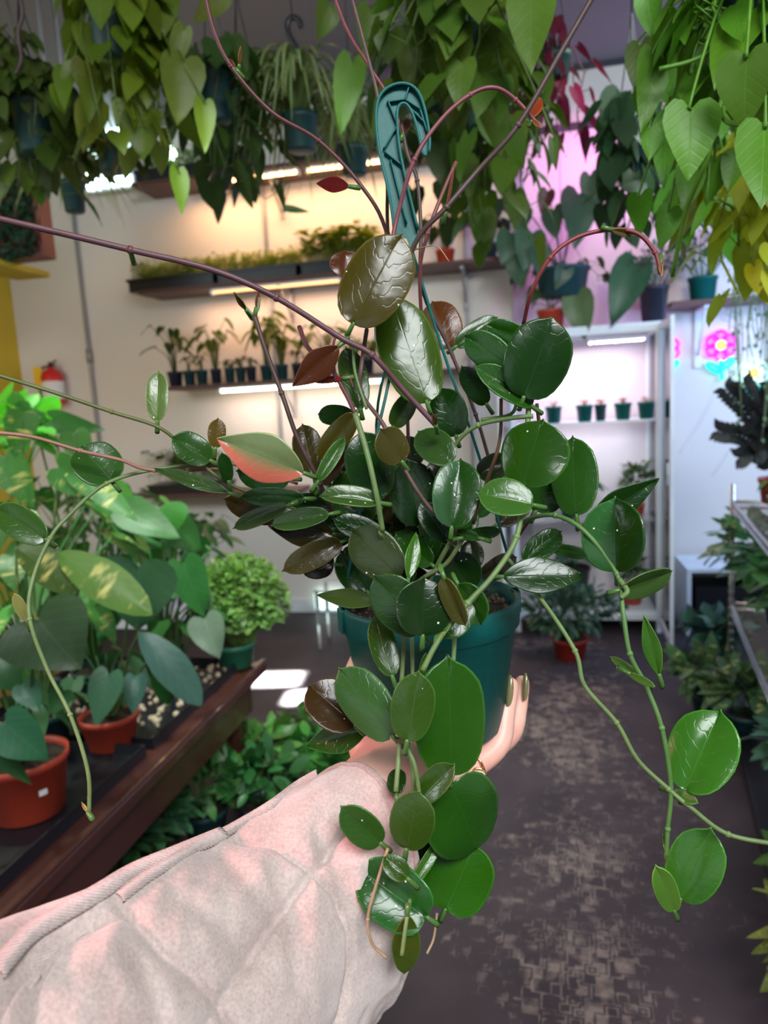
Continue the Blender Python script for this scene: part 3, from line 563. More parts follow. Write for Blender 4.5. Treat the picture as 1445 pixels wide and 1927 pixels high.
# ================================================================== CABINET
CL, CR, CF, CB, CT = -.13, .735, 4.44, YB - .02, 1.83
t = thing('greenhouse_cabinet', ((CL + CR) / 2, (CF + CB) / 2, 0), 'white metal and glass greenhouse cabinet with open doors and bright pinkish grow lights', 'cabinet')
b = MB(); fw = .03
for x in (CL, CR - fw):
    for y in (CF, CB - fw): b.box((x, y, .0), (x + fw, y + fw, CT))
for z in (.08, CT - .04):
    b.box((CL + fw, CF, z), (CR - fw, CF + fw, z + .04)); b.box((CL + fw, CB - fw, z), (CR - fw, CB, z + .04)); b.box((CL, CF + fw, z), (CL + fw, CB - fw, z + .04)); b.box((CR - fw, CF + fw, z), (CR, CB - fw, z + .04))
bevel(b.build('frame', M['white'], t, False), .003)
b = MB(); b.box((CL + .002, CF + .002, CT), (CR - .002, CB, CT + .012)); b.build('top_panel', M['white'], t, False)
b = MB(); b.box((CL + fw, CF + fw, .12), (CR - fw, CB - fw, .13)); b.build('bottom_panel', M['white'], t, False)
ZS = 1.29
b = MB(); b.box((CL + fw, CF + .06, ZS - .012), (CR - fw, CB - fw, ZS)); b.build('glass_shelf', M['white'], t, False)
b = MB(); b.box((CL + fw, CF + .06, .68), (CR - fw, CB - fw, .69)); b.build('glass_shelf', M['clear'], t, False)
b = MB(); b.box((CL + fw, CB - .012, .12), (CR - fw, CB - .006, CT - .04)); b.build('back_panel', mat('pale_pink_backing', (.62, .56, .60), .6), t, False)
for x in (CL + .012, CR - .018):
    b = MB(); b.box((x, CF + fw, .12), (x + .004, CB - fw, CT - .04)); b.build('side_glass', M['glass'], t, False)
def door(hx, ang, w_):
    m = MB(); g = MB(); dr = V((math.cos(ang), math.sin(ang), 0)); nn = V((-dr.y, dr.x, 0)); h0 = V((hx, CF - .006, 0))
    def bx(a, c, z0, z1, mb, th=.009):
        q = [h0 + dr * s + nn * o for s in (a, c) for o in (-th, th)]
        vs = [V((p.x, p.y, z)) for p in q for z in (z0, z1)]; mb.add(vs, [(0, 1, 3, 2), (4, 6, 7, 5), (0, 4, 5, 1), (2, 3, 7, 6), (0, 2, 6, 4), (1, 5, 7, 3)])
    bx(0, .03, .06, CT, m); bx(w_ - .03, w_, .06, CT, m); bx(.03, w_ - .03, .06, .1, m); bx(.03, w_ - .03, CT - .04, CT, m); bx(.03, w_ - .03, .1, CT - .04, g, .002)
    o = m.build('door', M['white'], t, False); g.build('door_glass', M['glass'], o, False)
    k = MB(); q = h0 + dr * (w_ - .015) - nn * .02; k.tube([V((q.x, q.y, .95)), V((q.x, q.y, 1.07))], .005); k.build('handle', M['white'], o)
door(CR - .005, math.radians(-92), .42); door(CL + .005, math.radians(-97), .42)
for i, (px) in enumerate((1135, 1185)):
    p = W(px, 622, CF + .12); b = MB(); b.box((p.x - .085, p.y - .05, CT - .075), (p.x + .085, p.y + .05, CT - .06)); lo = b.build('light_bar', M['white'], t, False)
    b = MB()
    for k in range(5): b.box((p.x - .08 + k * .034, p.y - .045, CT - .08), (p.x - .06 + k * .034, p.y + .045, CT - .0752))
    b.build('led', emitmat('cabinet_led', (1, .86, .93), 7), lo, False)
lamp('cabinet_lights', 'AREA', ((CL + CR) / 2, CF + .18, CT - .1), ((CL + CR) / 2, CF + .3, .6), 3.2, (1, .78, .88), .6, .2)
lamp('cabinet_low_lights', 'AREA', ((CL + CR) / 2, CF + .18, ZS - .03), ((CL + CR) / 2, CF + .3, .3), 2, (.9, .9, 1), .6, .2)
for i, px in enumerate((1042, 1100, 1130, 1172, 1216)):
    lab = ['first of five small seedling pots in the cabinet, half behind hoya leaf', 'second small teal seedling pot on the cabinet shelf', 'third small dark seedling pot, narrower, in mid cabinet shelf', 'fourth small teal seedling pot on the cabinet shelf', 'last small teal seedling pot, nearest the cabinet side frame'][i]
    p = W(px, 790, CF + .1); smallpot(p.x, ZS, CF + .1, .05 if i != 2 else .036, .10, 'teal' if i != 2 else 'dteal', lab, grp='seedling pots on the cabinet shelf', tint=(.35, .16, .08), n=16, ht=.04, sp=.03, L=.018)
# lower cabinet
smallpot(W(1075, 1100, CF + .15).x, .691, CF + .2, .06, .09, 'dteal', 'plant with broad dark leaves on the lower cabinet shelf', tint=(.03, .09, .06), n=9, ht=.2, sp=.16, L=.16)
smallpot(W(1200, 1100, CF + .15).x, .691, CF + .2, .05, .08, 'terra', 'bushy plant on the lower cabinet shelf by the right frame', tint=PHD, n=60, ht=.3, sp=.12, L=.06, style='bush')
smallpot(W(1075, 1130, CF + .18).x, .131, CF + .2, .125, .24, 'black', 'large black nursery pot at the cabinet bottom', tint=(.03, .08, .05), n=9, ht=.16, sp=.14, L=.14)
smallpot(W(1190, 1130, CF + .18).x, .131, CF + .2, .07, .12, 'terra', 'reddish pot with dark bush at the cabinet bottom right', tint=PHD, n=60, ht=.24, sp=.11, L=.06, style='bush')
# on cabinet top
TZ = CT + .013
def toppot(px, Y, r, h, m, label, extra=(), **k):
    t = smallpot(W(px, 560, Y).x, TZ, Y, r, h, m, label, **k); b = MB(); c = V(t.location) + V((0, 0, h)); sb = MB()
    for e in extra:
        A = pxleaf(b, *e[:5], Y - (e[5] if len(e) > 5 else .05), e[6] if len(e) > 6 else jit(PHD), 'heart', fold=.2); sb.tube([c, (c + A) / 2 + V((0, 0, .05)), A], .003, n=6, k=5, col=(.05, .09, .04))
    if extra: b.build('leaf', M['big'], t); sb.build('leaf_stalk', M['stem'], t)
    return t
toppot(1230, CF + .1, .085, .2, 'navy', 'tall black pot on top of the cabinet with ferny dark foliage', [(1195, 495, 1150, 612, 75, .1, (.02, .08, .035))], tint=(.02, .08, .03), n=120, ht=.26, sp=.2, L=.05, kind='lance', wr=.35, style='bush')
toppot(1036, CF + .12, .085, .12, 'terra', 'red pot on top of the cabinet below the large green basket', [(1085, 555, 1100, 640, 62, .1, (.07, .12, .04)), (1010, 545, 990, 575, 30)], tint=PHD, n=6, ht=.12, sp=.1, L=.08)
t = hanging(1058, 560, 508, 105, 4.55, 'dteal', 'wide dark green basket of large heart-leaved anthurium hanging above the cabinet', nv=4, ln=.1, L=.08, tint=PHD, name='hanging_basket')
c = V(t.location) + V((0, 0, .15)); b, sb = MB(), MB()
for e in ((1090, 365, 1085, 465, 75), (1040, 395, 1045, 450, 45), (1030, 360, 1018, 405, 34, 0, (.06, .01, .015)), (1000, 440, 985, 510, 60), (960, 440, 945, 500, 50), (975, 480, 980, 545, 50), (930, 380, 915, 440, 45), (1110, 330, 1112, 400, 40), (900, 350, 880, 400, 40), (985, 395, 970, 450, 40), (1015, 470, 1015, 520, 40), (1065, 500, 1045, 545, 36)):
    A = pxleaf(b, *e[:5], 4.4, e[6] if len(e) > 6 else jit((.03, .07, .035)), 'heart', fold=.2); sb.tube([c, (c * .4 + A * .6) + V((0, 0, .05)), A], .004, n=6, k=5, col=(.04, .04, .035))
b.build('leaf', M['big'], t); sb.build('leaf_stalk', M['stem'], t)
# right wall shelf
smallpot(W(1322, 560, YB - .18).x, ZR, YB - .18, .085, .14, 'teal', 'green pot of feathery dark foliage standing on the right wall shelf', tint=(.02, .1, .03), n=210, ht=.34, sp=.24, L=.06, kind='lance', wr=.3, style='bush')
smallpot(W(1240, 560, YB - .1).x, ZR - .001, YB - .12, .05, .1, 'dteal', 'small shaded fern between the black pot and green pot', tint=(.02, .08, .03), n=90, ht=.3, sp=.2, L=.06, kind='lance', wr=.3, style='bush')
# ================================================================== NEON FLOWERS
def neon(cx, cy, s, petal, label, Y=YB - .02, leaves=True, stem=58, pr=26):
    c = W(cx, cy, Y); k = depth(c) / FPX; t = thing('neon_flower', c, label, 'neon sign')
    def pt(x, y, o=0): return c + V((x * k * s, -o, y * k * s))
    for i in range(6):
        g = math.radians(90 + 60 * i); b = MB(); ux, uy = math.cos(g), math.sin(g); pts = []
        for q in range(13):
            a = g + math.pi + (q / 12 - .5) * 2 * math.pi * .86 + math.pi; r_ = 10
            pts.append(pt(ux * 16 + 10.5 * math.cos(a), uy * 16 + 10.5 * math.sin(a), .015))
        b.tube(pts, .0088 * s, k=6, n=24); b.build('petal', petal, t)
    b = MB(); b.tube([pt(6 * math.cos(a * .5236), 6 * math.sin(a * .5236), .02) for a in range(13)], .012 * s, k=6); b.build('centre', NY, t)
    b = MB(); b.tube([pt(0, -26, .015), pt(1, -40, .015), pt(3, -stem - 6, .015)], .011 * s, k=6); b.build('stem', NC, t)
    for sx, oy in ((-1, -40), (1, -34)):
        b = MB(); b.tube([pt(2, oy - 10, .015), pt(sx * 10, oy - 8, .015), pt(sx * 22, oy + 2, .015), pt(sx * 22, oy + 8, .015), pt(sx * 12, oy + 5, .015), pt(2, oy - 6, .015)], .010 * s, k=6); b.build('neon_leaf', NC, t)
    b = MB(); b.tube([pt(3, -stem - 5, .01), pt(-25, -130, 0), pt(-70, -200, 0)], .002, k=5); b.build('cable', M['white'], t)
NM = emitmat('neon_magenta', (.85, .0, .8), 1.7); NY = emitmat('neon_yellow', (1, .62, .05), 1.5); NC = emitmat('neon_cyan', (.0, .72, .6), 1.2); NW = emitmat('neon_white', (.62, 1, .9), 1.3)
neon(1355, 650, 1, NM, 'glowing magenta neon flower with yellow centre on the open wall')
neon(1416, 702, .95, NW, 'glowing white neon flower with cyan leaves, lowest at the right')
neon(1252, 657, .92, NM, 'added magenta flower standing in for the neon reflection in the cabinet door glass')  # extra flower built to imitate the neon reflection in the door glass
# ================================================================== FIRE EXTINGUISHER, LEAF PANEL
c = W(104, 762, YB - .09); s = depth(c) / FPX; t = thing('fire_extinguisher', c, 'red fire extinguisher on the peach wall beside the conduit', 'fire extinguisher')
h = 70 * s; r = 20 * s
b = MB(); b.lathe(c, [(0, 0), (r * .9, 0), (r, .01), (r, h * .75), (r * .8, h * .88), (r * .35, h * .95), (r * .3, h), (0, h)], 20); b.build('cylinder', M['red'], t)
b = MB(); b.lathe(c, [(r * 1.01, h * .15), (r * 1.01, h * .62)], 20); b.build('label_band', M['sticker'], t)
b = MB(); b.box((c.x - .012, c.y - .012, c.z + h), (c.x + .012, c.y + .012, c.z + h + .035)); b.tube([(c.x, c.y, c.z + h + .02), (c.x + .05, c.y, c.z + h + .045)], .006); b.tube([(c.x, c.y, c.z + h + .005), (c.x + .045, c.y, c.z + h + .015)], .005); b.build('valve', M['black'], t, False)
b = MB(); b.box((c.x - r * 1.75, c.y - .02, c.z + h * .45), (c.x - r * .85, c.y - .012, c.z + h * 1.02)); b.build('tag', M['yellow_tag'], t, False)
b = MB(); b.tube([(c.x - .01, c.y, c.z + h + .01), (c.x - r * 1.5, c.y, c.z + h * .9), (c.x - r * 1.3, c.y, c.z + h * .3), (c.x - r * 1.2, c.y, c.z)], [.008, .008, .016], k=8); b.build('hose', M['black'], t)
# leaf panel
Yp = 3.6; a = W(-60, 340, Yp); c = W(93, 485, Yp)
t = thing('leaf_panel', (a.x, Yp, c.z), 'framed dark green living leaf panel high on the left, red-brown edge', 'wall planter')
b = MB(); fx = c.x; b.box((a.x, Yp + .02, c.z), (fx, Yp + .06, a.z + .05)); b.box((fx - .03, Yp - .04, c.z), (fx, Yp + .02, a.z + .05)); b.box((a.x, Yp - .04, c.z), (fx - .03, Yp + .02, c.z + .02)); b.build('frame', mat('red_brown_frame', (.16, .03, .03), .5), t, False)
b = MB()
for k in range(900):
    p = V((R.uniform(a.x, fx - .03), Yp - .02 - R.uniform(0, .08), R.uniform(c.z, a.z + .03))); s = R.uniform(.02, .035)
    b.leaf(p, (R.uniform(-1, 1), -.5, R.uniform(-1, .4)), (R.uniform(-.6, .6), -1, .4), s, s * .8, 'oval', .1, .2, jit((.015, .06, .03), .5), n=4, cross=1)
b.build('leaves', M['leaf'], t)
b = MB(); q = W(60, 492, Yp); b.box((a.x, Yp - .25, c.z - .035), (fx - .22, Yp + .3, c.z - .004)); tag(b.build('yellow_shelf', M['yellow'], None, False), 'flat yellow ledge directly below the framed leaf panel', 'shelf')
# ================================================================== LEFT TABLE
TX, TY0, TY1, TZt = -1.03, .2, 2.52, .5
t = thing('display_table', (-1.9, 1.3, 0), 'dark mahogany display table full of potted plants at the left', 'table')
b = MB(); b.box((-2.9, TY0, TZt - .04), (TX, TY1, TZt)); bevel(b.build('tabletop', M['mahog'], t, False), .008, 3)
b = MB(); b.box((-2.85, TY1 - .12, TZt - .16), (TX - .03, TY1 - .09, TZt - .041)); b.box((TX - .055, TY0, TZt - .16), (TX - .03, TY1 - .12, TZt - .041)); bevel(b.build('apron', M['mahog'], t, False), .004)
for x, y in ((TX - .08, TY1 - .16), (TX - .08, TY0 + .1), (-2.8, TY1 - .16), (-2.8, TY0 + .1)):
    b = MB(); b.lathe((x, y, 0), [(0, 0), (.02, 0), (.025, .08), (.035, .2), (.025, TZt - .12), (.035, TZt - .041), (0, TZt - .041)], 14); b.build('leg', M['mahog'], t)
b = MB(); b.box((TX - .02, TY0, TZt + .0), (TX, TY1, TZt + .012)); bevel(b.build('edge_rail', M['mahog'], t, False), .004)
def ftray(x0_, x1_, y0_, y1_, z, label, rim=.035):
    b = MB(); th = .006; b.box((x0_, y0_, z), (x1_, y1_, z + .004))
    for lo, hi in (((x0_, y0_), (x1_, y0_ + th)), ((x0_, y1_ - th), (x1_, y1_)), ((x0_, y0_ + th), (x0_ + th, y1_ - th)), ((x1_ - th, y0_ + th), (x1_, y1_ - th))): b.box((*lo, z + .004), (*hi, z + rim))
    return tag(b.build('plant_tray', M['black'], None, False), label, 'tray')
ftray(-1.75, -1.10, .9, 1.75, TZt + .001, 'shallow black tray under the red pots on the mahogany table')
ftray(-1.75, -1.10, 1.79, 2.46, TZt + .001, 'black pebble-filled tray at the far end of the mahogany table')
b = MB()
for k in range(260): b.ball((R.uniform(-1.73, -1.12), R.uniform(1.82, 2.44), TZt + .012), R.uniform(.006, .014), k=6)
tag(b.build('pebbles', M['pebble']), 'pale brown pebbles lying in the far black tray', 'pebbles', kind='stuff')
def bigplant(x, y, z, r, h, pm, label, leaves, n=6, ht=.3, sp=.2, L=.18, tint=(.03, .1, .03), mt='big', name='potted_plant', sticker=False, depthY=None, kinds='heart'):
    c = V((x, y, z)); t = thing(name, c, label, 'plant'); potmesh(t, c, r, h, pm); cc = c + V((0, 0, h * .9)); cap = 0
    b, sb = MB(), MB(); rosette(b, sb, cc, n, ht, sp, L, tint, 'heart', droop=.7, pr=.005)
    if b.v: b.build('foliage', M[mt], t)
    for e in leaves:
        lb = MB(); Yy = e[5]; col = e[6] if len(e) > 6 and e[6] else jit(tint); mm = e[7] if len(e) > 7 else mt; kd = e[8] if len(e) > 8 else kinds
        A = pxleaf(lb, *e[:5], Yy, col, kd, fold=.22, curl=.12, n=12); lb.tube([A, lerp(A, cc, .3) - V((0, 0, -.01)), lerp(A, cc, .7) - V((0, 0, .02)), cc], [.003, .005], n=8, k=6, col=(.07, .14, .04))
        lb.build('leaf', M[mm], t)
    sb.build('stalks', M['stem'], t)
    if sticker:
        k = (V((EYE.x, EYE.y, 0)) - V((c.x, c.y, 0))).normalized(); s = V((-k.y, k.x, 0)) * 1; rr = r * .93
        b = MB()
        vs = []
        for g in (-.05, .05, .15):
            q = c + (k * math.cos(g + .28) + s * math.sin(g + .28)) * rr; vs += [q + V((0, 0, h * .5)), q + V((0, 0, h * .5 + .014))]
        b.add(vs, [(0, 2, 3, 1), (2, 4, 5, 3)]); solid(b.build('sticker', M['sticker'], t, False), .001)
    return t
p = F(58, 1530, TZt); bigplant(p.x, p.y, TZt + .006, .105, .15, 'terra', 'large red pot with white sticker on the table, glossy drooping leaves',
    [(10, 1360, 88, 1435, 90, 1.15, (.025, .11, .05)), (45, 1290, 75, 1340, 50, 1.3, (.03, .12, .06)), (72, 1165, 150, 1262, 170, 1.2, (.03, .06, .025)), (30, 1030, 150, 1108, 70, 1.35, (.05, .09, .02), 'varieg', 'oval'), (-20, 1400, 60, 1480, 40, 1.2, DG), (-10, 1250, 45, 1300, 70, 1.3), (110, 1040, 285, 1150, 78, 1.4, (.07, .15, .02), 'varieg', 'oval')], n=7, ht=.16, sp=.14, L=.1, sticker=True)
p = F(212, 1405, TZt); bigplant(p.x, p.y, TZt + .006, .085, .1, 'terra', 'smaller red pot in the black tray under silvery glossy heart leaves',
    [(205, 1270, 178, 1370, 62, 1.4, (.04, .12, .06)), (255, 1275, 250, 1345, 44, 1.5, (.02, .09, .06)), (262, 1190, 385, 1325, 66, 1.5, (.035, .09, .07), 'big', 'oval'), (262, 1065, 255, 1190, 150, 1.7, (.02, .06, .025)), (290, 1235, 320, 1330, 40, 1.6, DG, 'big', 'oval'), (120, 1300, 95, 1345, 44, 1.4)], n=8, ht=.22, sp=.14, L=.1)
p = F(445, 1255, TZt); c = V((p.x, p.y, TZt + .006)); t = thing('potted_plant', c, 'dense round bush of tiny pale green leaves in green pot on table end', 'plant'); potmesh(t, c, .08, .095, 'green_pot')
b, sb = MB(), MB(); bush(b, sb, c + V((.03, 0, .06)), .19, .185, 2600, .028, (.14, .25, .06), 'round', .9); b.build('foliage', M['thin'], t); sb.build('stems', M['stem'], t)
p = F(330, 1300, TZt); bigplant(p.x, p.y, TZt + .006, .06, .1, 'green_pot', 'small green pot behind the long silvery leaf on the table', [(385, 1165, 410, 1240, 70, 1.9, (.09, .13, .09)), (300, 955, 300, 1022, 115, 2.1, (.03, .13, .02)), (345, 1060, 385, 1165, 75, 2.0, (.02, .1, .02)), (235, 960, 340, 1010, 70, 2.0, (.04, .12, .03))], n=9, ht=.3, sp=.2, L=.13, tint=(.03, .1, .02))
# back-left tall plants
for i, (px, py, Y, lab, lv, tnt, hh) in enumerate((
    (60, 1200, 1.75, 'tall variegated plant with yellow-splashed leaves at the left edge', [(110, 880, 200, 935, 70), (10, 860, 60, 960, 70), (40, 780, 30, 860, 60), (150, 895, 260, 975, 55)], (.045, .16, .03), .62),
    (170, 1180, 2.1, 'arching green climber behind the tall variegated plant', [(100, 790, 195, 812, 45), (140, 815, 160, 870, 60), (200, 930, 262, 972, 80), (60, 770, 20, 830, 60)], (.05, .16, .03), .6),
    (300, 1150, 2.3, 'broad-leaved plant on the table behind the heart leaves', [(250, 985, 330, 1030, 80), (330, 985, 375, 1040, 70)], (.03, .13, .03), .35))):
    q = W(px, py, Y); bigplant(q.x, Y, TZt + .006, .08, .12, 'dteal', lab, [(*e, Y - .1) for e in lv], n=20, ht=hh, sp=.3, L=.14, tint=tnt, mt='varieg' if i == 0 else 'big')
q = W(20, 820, 2.0); b = MB(); bb = MB(); bush(bb, b, V((q.x, 2.0, q.z - .14)), .16, .14, 70, .09, (.09, .34, .04)); b.tube([V((q.x, 2.0, TZt + .1)), V((q.x, 2.0, q.z - .15))], .005, col=G)
c = V((q.x, 2.0, TZt + .006)); t = thing('potted_plant', c, 'bright lit lime plant at the left edge in bright green light', 'plant'); potmesh(t, c, .06, .1, 'dteal'); bb.build('foliage', M['thin'], t); b.build('stem', M['stem'], t)
# second rack behind, level with the lowest shelf
for i, (px, Y, lab) in enumerate(((300, 3.6, 'leafy plant on the floor rack under the lowest wall shelf, left one'), (368, 3.75, 'leafy plant on the floor rack under the lowest wall shelf, right'), (210, 3.3, 'tall leafy plant behind the table near the yellow corner'), (120, 3.4, 'dim leafy plant behind the table by the extinguisher'))):
    q = W(px, 1000, Y); smallpot(q.x, .44, Y, .07, .12, 'dteal', lab, tint=(.04, .12, .03), n=22, ht=.34 if i < 2 else .6, sp=.22, L=.13)
b = MB(); xa, xb_ = W(60, 1000, 3.4).x - .3, W(395, 1000, 3.7).x; b.box((xa, 3.15, .42), (xb_, 3.95, .44)); t = thing('low_bench', ((xa + xb_) / 2, 3.55, 0), 'low white bench behind the table carrying leafy plants', 'bench'); b.build('top', M['white'], t, False)
for x in (xa + .04, xb_ - .04):
    for y in (3.2, 3.9): b = MB(); b.box((x - .015, y - .015, 0), (x + .015, y + .015, .42)); b.build('leg', M['white'], t, False)
# acrylic stand
q = F(603, 1222); t = thing('plant_stand', (q.x + .16, q.y + .1, 0), 'clear acrylic legged stand behind the hoya pot, near the bright baseboard', 'stand')
b = MB(); b.box((q.x - .02, q.y - .02, .36), (q.x + .34, q.y + .24, .375)); b.build('top', M['clear'], t, False)
for dx in (0, .32):
    for dy in (0, .2): b = MB(); b.tube([(q.x + dx, q.y + dy, 0), (q.x + dx, q.y + dy, .36)], .012, k=10); b.build('leg', M['clear'], t)
b = MB(); qq = W(620, 1150, YB - .03); b.box((qq.x - .1, YB - .05, .03), (qq.x + .1, YB - .016, .16)); tag(b.build('baseboard_glow', emitmat('low_glow', (.7, .95, .9), 1.6), None, False), 'added glowing block for the bright patch low on the wall behind the stand', 'lamp')  # made-up glowing block imitating the lit patch at the baseboard
# floor plants lower left
for i, (px, py, lab, tt, k, mm) in enumerate((
    (590, 1475, 'curly bright green plant on the floor behind the sleeve cuff', (.035, .16, .025), 'oval', 'big'), (490, 1500, 'floor plant with pale variegated tips beside the table edge', (.06, .16, .03), 'lance', 'big'),
    (390, 1570, 'floor plant with long upright stalks below the table edge', (.04, .14, .03), 'lance', 'big'), (300, 1640, 'silvery striped floor plant under the table edge', (.03, .10, .04), 'lance', 'big'), (500, 1560, 'dark leafy floor plant partly behind the pink sleeve', (.02, .09, .02), 'oval', 'big'), (215, 1700, 'lowest floor plant at the left, long dark leaves', (.03, .09, .03), 'lance', 'big'), (650, 1530, 'floor plant nearest the hand, glossy round leaves', (.03, .12, .02), 'round', 'big'), (585, 1425, 'feathery low floor plant behind the dark hoya leaves', (.08, .2, .05), 'lance', 'thin'))):
    q = F(px, py, .0); smallpot(q.x, 0, q.y, .08, .1, 'dteal', lab, tint=tt, n=85, ht=.14 if i in (0, 6, 7) else .22, sp=.16, L=.09, kind=k, wr=.5 if k != 'round' else .8, style='bush', lm=mm)
# dark left wooden box? small clay pot glimpse
smallpot(0, TZt, 0, .045, .07, 'terra', 'small orange pot half hidden between the big table leaves', x=W(185, 1165, 2.0).x, tint=PHD, n=5, ht=.1, sp=.06, L=.06).location = (W(185, 1165, 2.0).x, 2.0, TZt + .006)
# ================================================================== FLOOR CENTRE & RIGHT
q = F(1075, 1250, 0); smallpot(q.x, 0, q.y + .1, .1, .12, 'red_pot', 'low bushy dark green plant in reddish pot on the floor before the cabinet', tint=(.025, .07, .035), n=330, ht=.34, sp=.3, L=.075, kind='oval', wr=.42, style='bush')
# white box
a = W(1292, 1190, 4.4); c = W(1400, 1070, 4.4); t = thing('white_cabinet_box', ((a.x + c.x) / 2, 4.55, 0), 'low white box stand with dark opening against the right wall', 'box')
zt = c.z; b = MB(); b.box((a.x, 4.4, zt - .025), (a.x + .55, 4.8, zt)); bevel(b.build('top', M['white'], t, False), .003)
b = MB(); b.box((a.x, 4.4, 0), (a.x + .025, 4.8, zt - .025)); b.box((a.x + .525, 4.4, 0), (a.x + .55, 4.8, zt - .025)); b.box((a.x + .025, 4.77, 0), (a.x + .525, 4.8, zt - .025)); b.build('side_panel', M['white'], t, False)
b = MB(); b.box((a.x + .06, 4.45, .0), (a.x + .49, 4.7, zt - .12)); b.build('bin', M['black'], t, False)
# rack
rp = V((.87, 3.45, 0)); rd = ray(1205, 735); rd.z = 0; rd.normalize(); rn = V((rd.y, -rd.x, 0))
t = thing('wire_rack', rp, 'chrome wire shelving rack at the right edge crowded with plants', 'rack')
LN, WD = 2.2, .5
for (s, q) in ((0, 0), (0, WD), (-LN, 0), (-LN, WD)):
    a = rp + rd * s + rn * q; b = MB(); b.tube([a, a + V((0, 0, 1.02))], .011, k=10)
    for k in range(26): b.lathe(a + V((0, 0, .03 + k * .038)), [(.011, 0), (.0135, .003), (.011, .006)], 10)
    b.build('post', M['chrome'], t)
for z in (.94, .47):
    b = MB()
    for o in (0, -.03):
        for q in (0, WD): b.tube([rp + rn * q + V((0, 0, z + o)), rp - rd * LN + rn * q + V((0, 0, z + o))], .0065, k=6)
        for s in (0, LN): b.tube([rp - rd * s + V((0, 0, z + o)), rp - rd * s + rn * WD + V((0, 0, z + o))], .0065, k=6)
    for k in range(1, 60): a = rp - rd * (k * LN / 60) + V((0, 0, z + .004)); b.tube([a, a + rn * WD], .0018, k=4)
    for k in range(44): a = rp - rd * (k * LN / 44) + V((0, 0, z)); b.tube([a, a - rd * (LN / 88) - V((0, 0, .03)), a - rd * (LN / 44)], .002, k=4, smooth=False)
    b.build('wire_shelf', M['chrome'], t)
def onrack(s, q, z): return rp - rd * s + rn * q + V((0, 0, z + .007))
def rackplant(s, q, z, r, h, m, lab, **k): p = onrack(s, q, z); return smallpot(0, p.z, p.y, r, h, m, lab, x=p.x, **k)
p = onrack(.1, .16, .94); t = thing('potted_plant', p, 'near-black zamioculcas plant in red pot on the top of the chrome rack', 'plant'); potmesh(t, p, .075, .11, 'red_pot'); b, sb = MB(), MB(); cc = p + V((0, 0, .1))
for tip in ((1368, 735), (1355, 812), (1400, 725), (1440, 760), (1430, 850), (1460, 800), (1415, 800), (1395, 860), (1450, 730)):
    T = W(tip[0], tip[1], p.y - .05); cv = crom([cc, lerp(cc, T, .5) + V((0, 0, .06)), T], 14); sb.tube(cv, [.006, .002], n=14, k=6, col=BLK, smooth=False)
    for i in range(3, 15):
        d = (cv[i] - cv[i - 1]).normalized(); sd = d.cross(V((0, -1, .2))).normalized()
        for sg in (-1, 1): b.leaf(cv[i], d * .8 + sd * sg + V((0, -.2, 0)), (0, -1, .4), .062, .034, 'lance', .1, .1, jit(BLK), n=5, cross=1)
b.build('foliage', M['big'], t); sb.build('stems', M['stem'], t)
rackplant(.45, .12, .94, .05, .08, 'green_pot', 'small green pot on the rack top in front of the black plant', tint=(.05, .14, .03), n=8, ht=.08, sp=.06, L=.07)
for i, (s, q, z, lab, tt, lm) in enumerate(((.05, .12, .47, 'leafy plant at the far end of the lower rack shelf', (.05, .13, .05), 'varieg'), (.35, .15, .47, 'green plant in the middle of the lower rack shelf', (.04, .14, .05), 'leaf'), (.75, .2, .47, 'large-leaved plant on the near lower rack shelf', (.05, .16, .04), 'leaf'), (.9, .3, .94, 'plant on the rack top cut by the right edge', (.05, .16, .05), 'leaf'))):
    rackplant(s, q, z, .07, .1, 'dteal', lab, tint=tt, n=150, ht=.34, sp=.24, L=.10, style='bush', kind='oval', wr=.5, lm=lm)
for i, (px, py, lab, tt, lm) in enumerate(((1345, 1250, 'dark glossy floor plant between the white box and the rack', (.03, .09, .05), 'big'), (1330, 1340, 'white-edged variegated floor plant under the rack', (.05, .13, .05), 'varieg'), (1400, 1380, 'striped floor plant at the right edge beneath the rack rails', (.05, .12, .05), 'varieg'), (1500, 1500, 'pale blue-green floor plant at the right edge', (.08, .18, .12), 'leaf'), (1540, 1760, 'lowest floor plant at the right edge', (.06, .14, .02), 'leaf'), (1425, 1180, 'tall mixed foliage inside the rack at the right', (.04, .13, .04), 'leaf'), (1560, 1930, 'yellow-green leaves in the bottom right corner', (.12, .16, .02), 'varieg'))):
    q = F(px, py, .0); smallpot(q.x, 0, q.y, .07, .09, 'dteal', lab, tint=tt, n=90 if i in (0, 1, 2, 5) else 70, ht=.42 if i == 5 else .24, sp=.17 if i in (0, 1, 2, 5) else .13, L=.14, kind='lance', wr=.45, style='bush', lm=lm)
a, c = F(1385, 1390), F(1448, 1680); b = MB(); b.add([a + V((0, 0, .002)), c + V((0, 0, .002)), c + V((.5, 0, .002)), a + V((.7, 0, .002))], [(0, 1, 2, 3)]); solid(b.build('floor_mat', M['black'], None, False), .03, 1); tag(bpy.data.objects['floor_mat'], 'flat black tray mat along the right floor edge', 'mat')
# patches of sunlight: added narrow area lamps stand in for sun on the floor
pa = F(560, 1290); so = V((pa.x - 1.6, pa.y - .3, 3.3))
for q, sx, sy in ((F(520, 1278), .20, .26), (F(578, 1312), .17, .2)):
    l = lamp('sun_patch_lamp', 'AREA', q + V((-.35, .1, 3.0)), q, 15, (.92, 1, .92), sx, sy, spread=math.radians(2)); l.rotation_euler.rotate_axis('Z', .4)
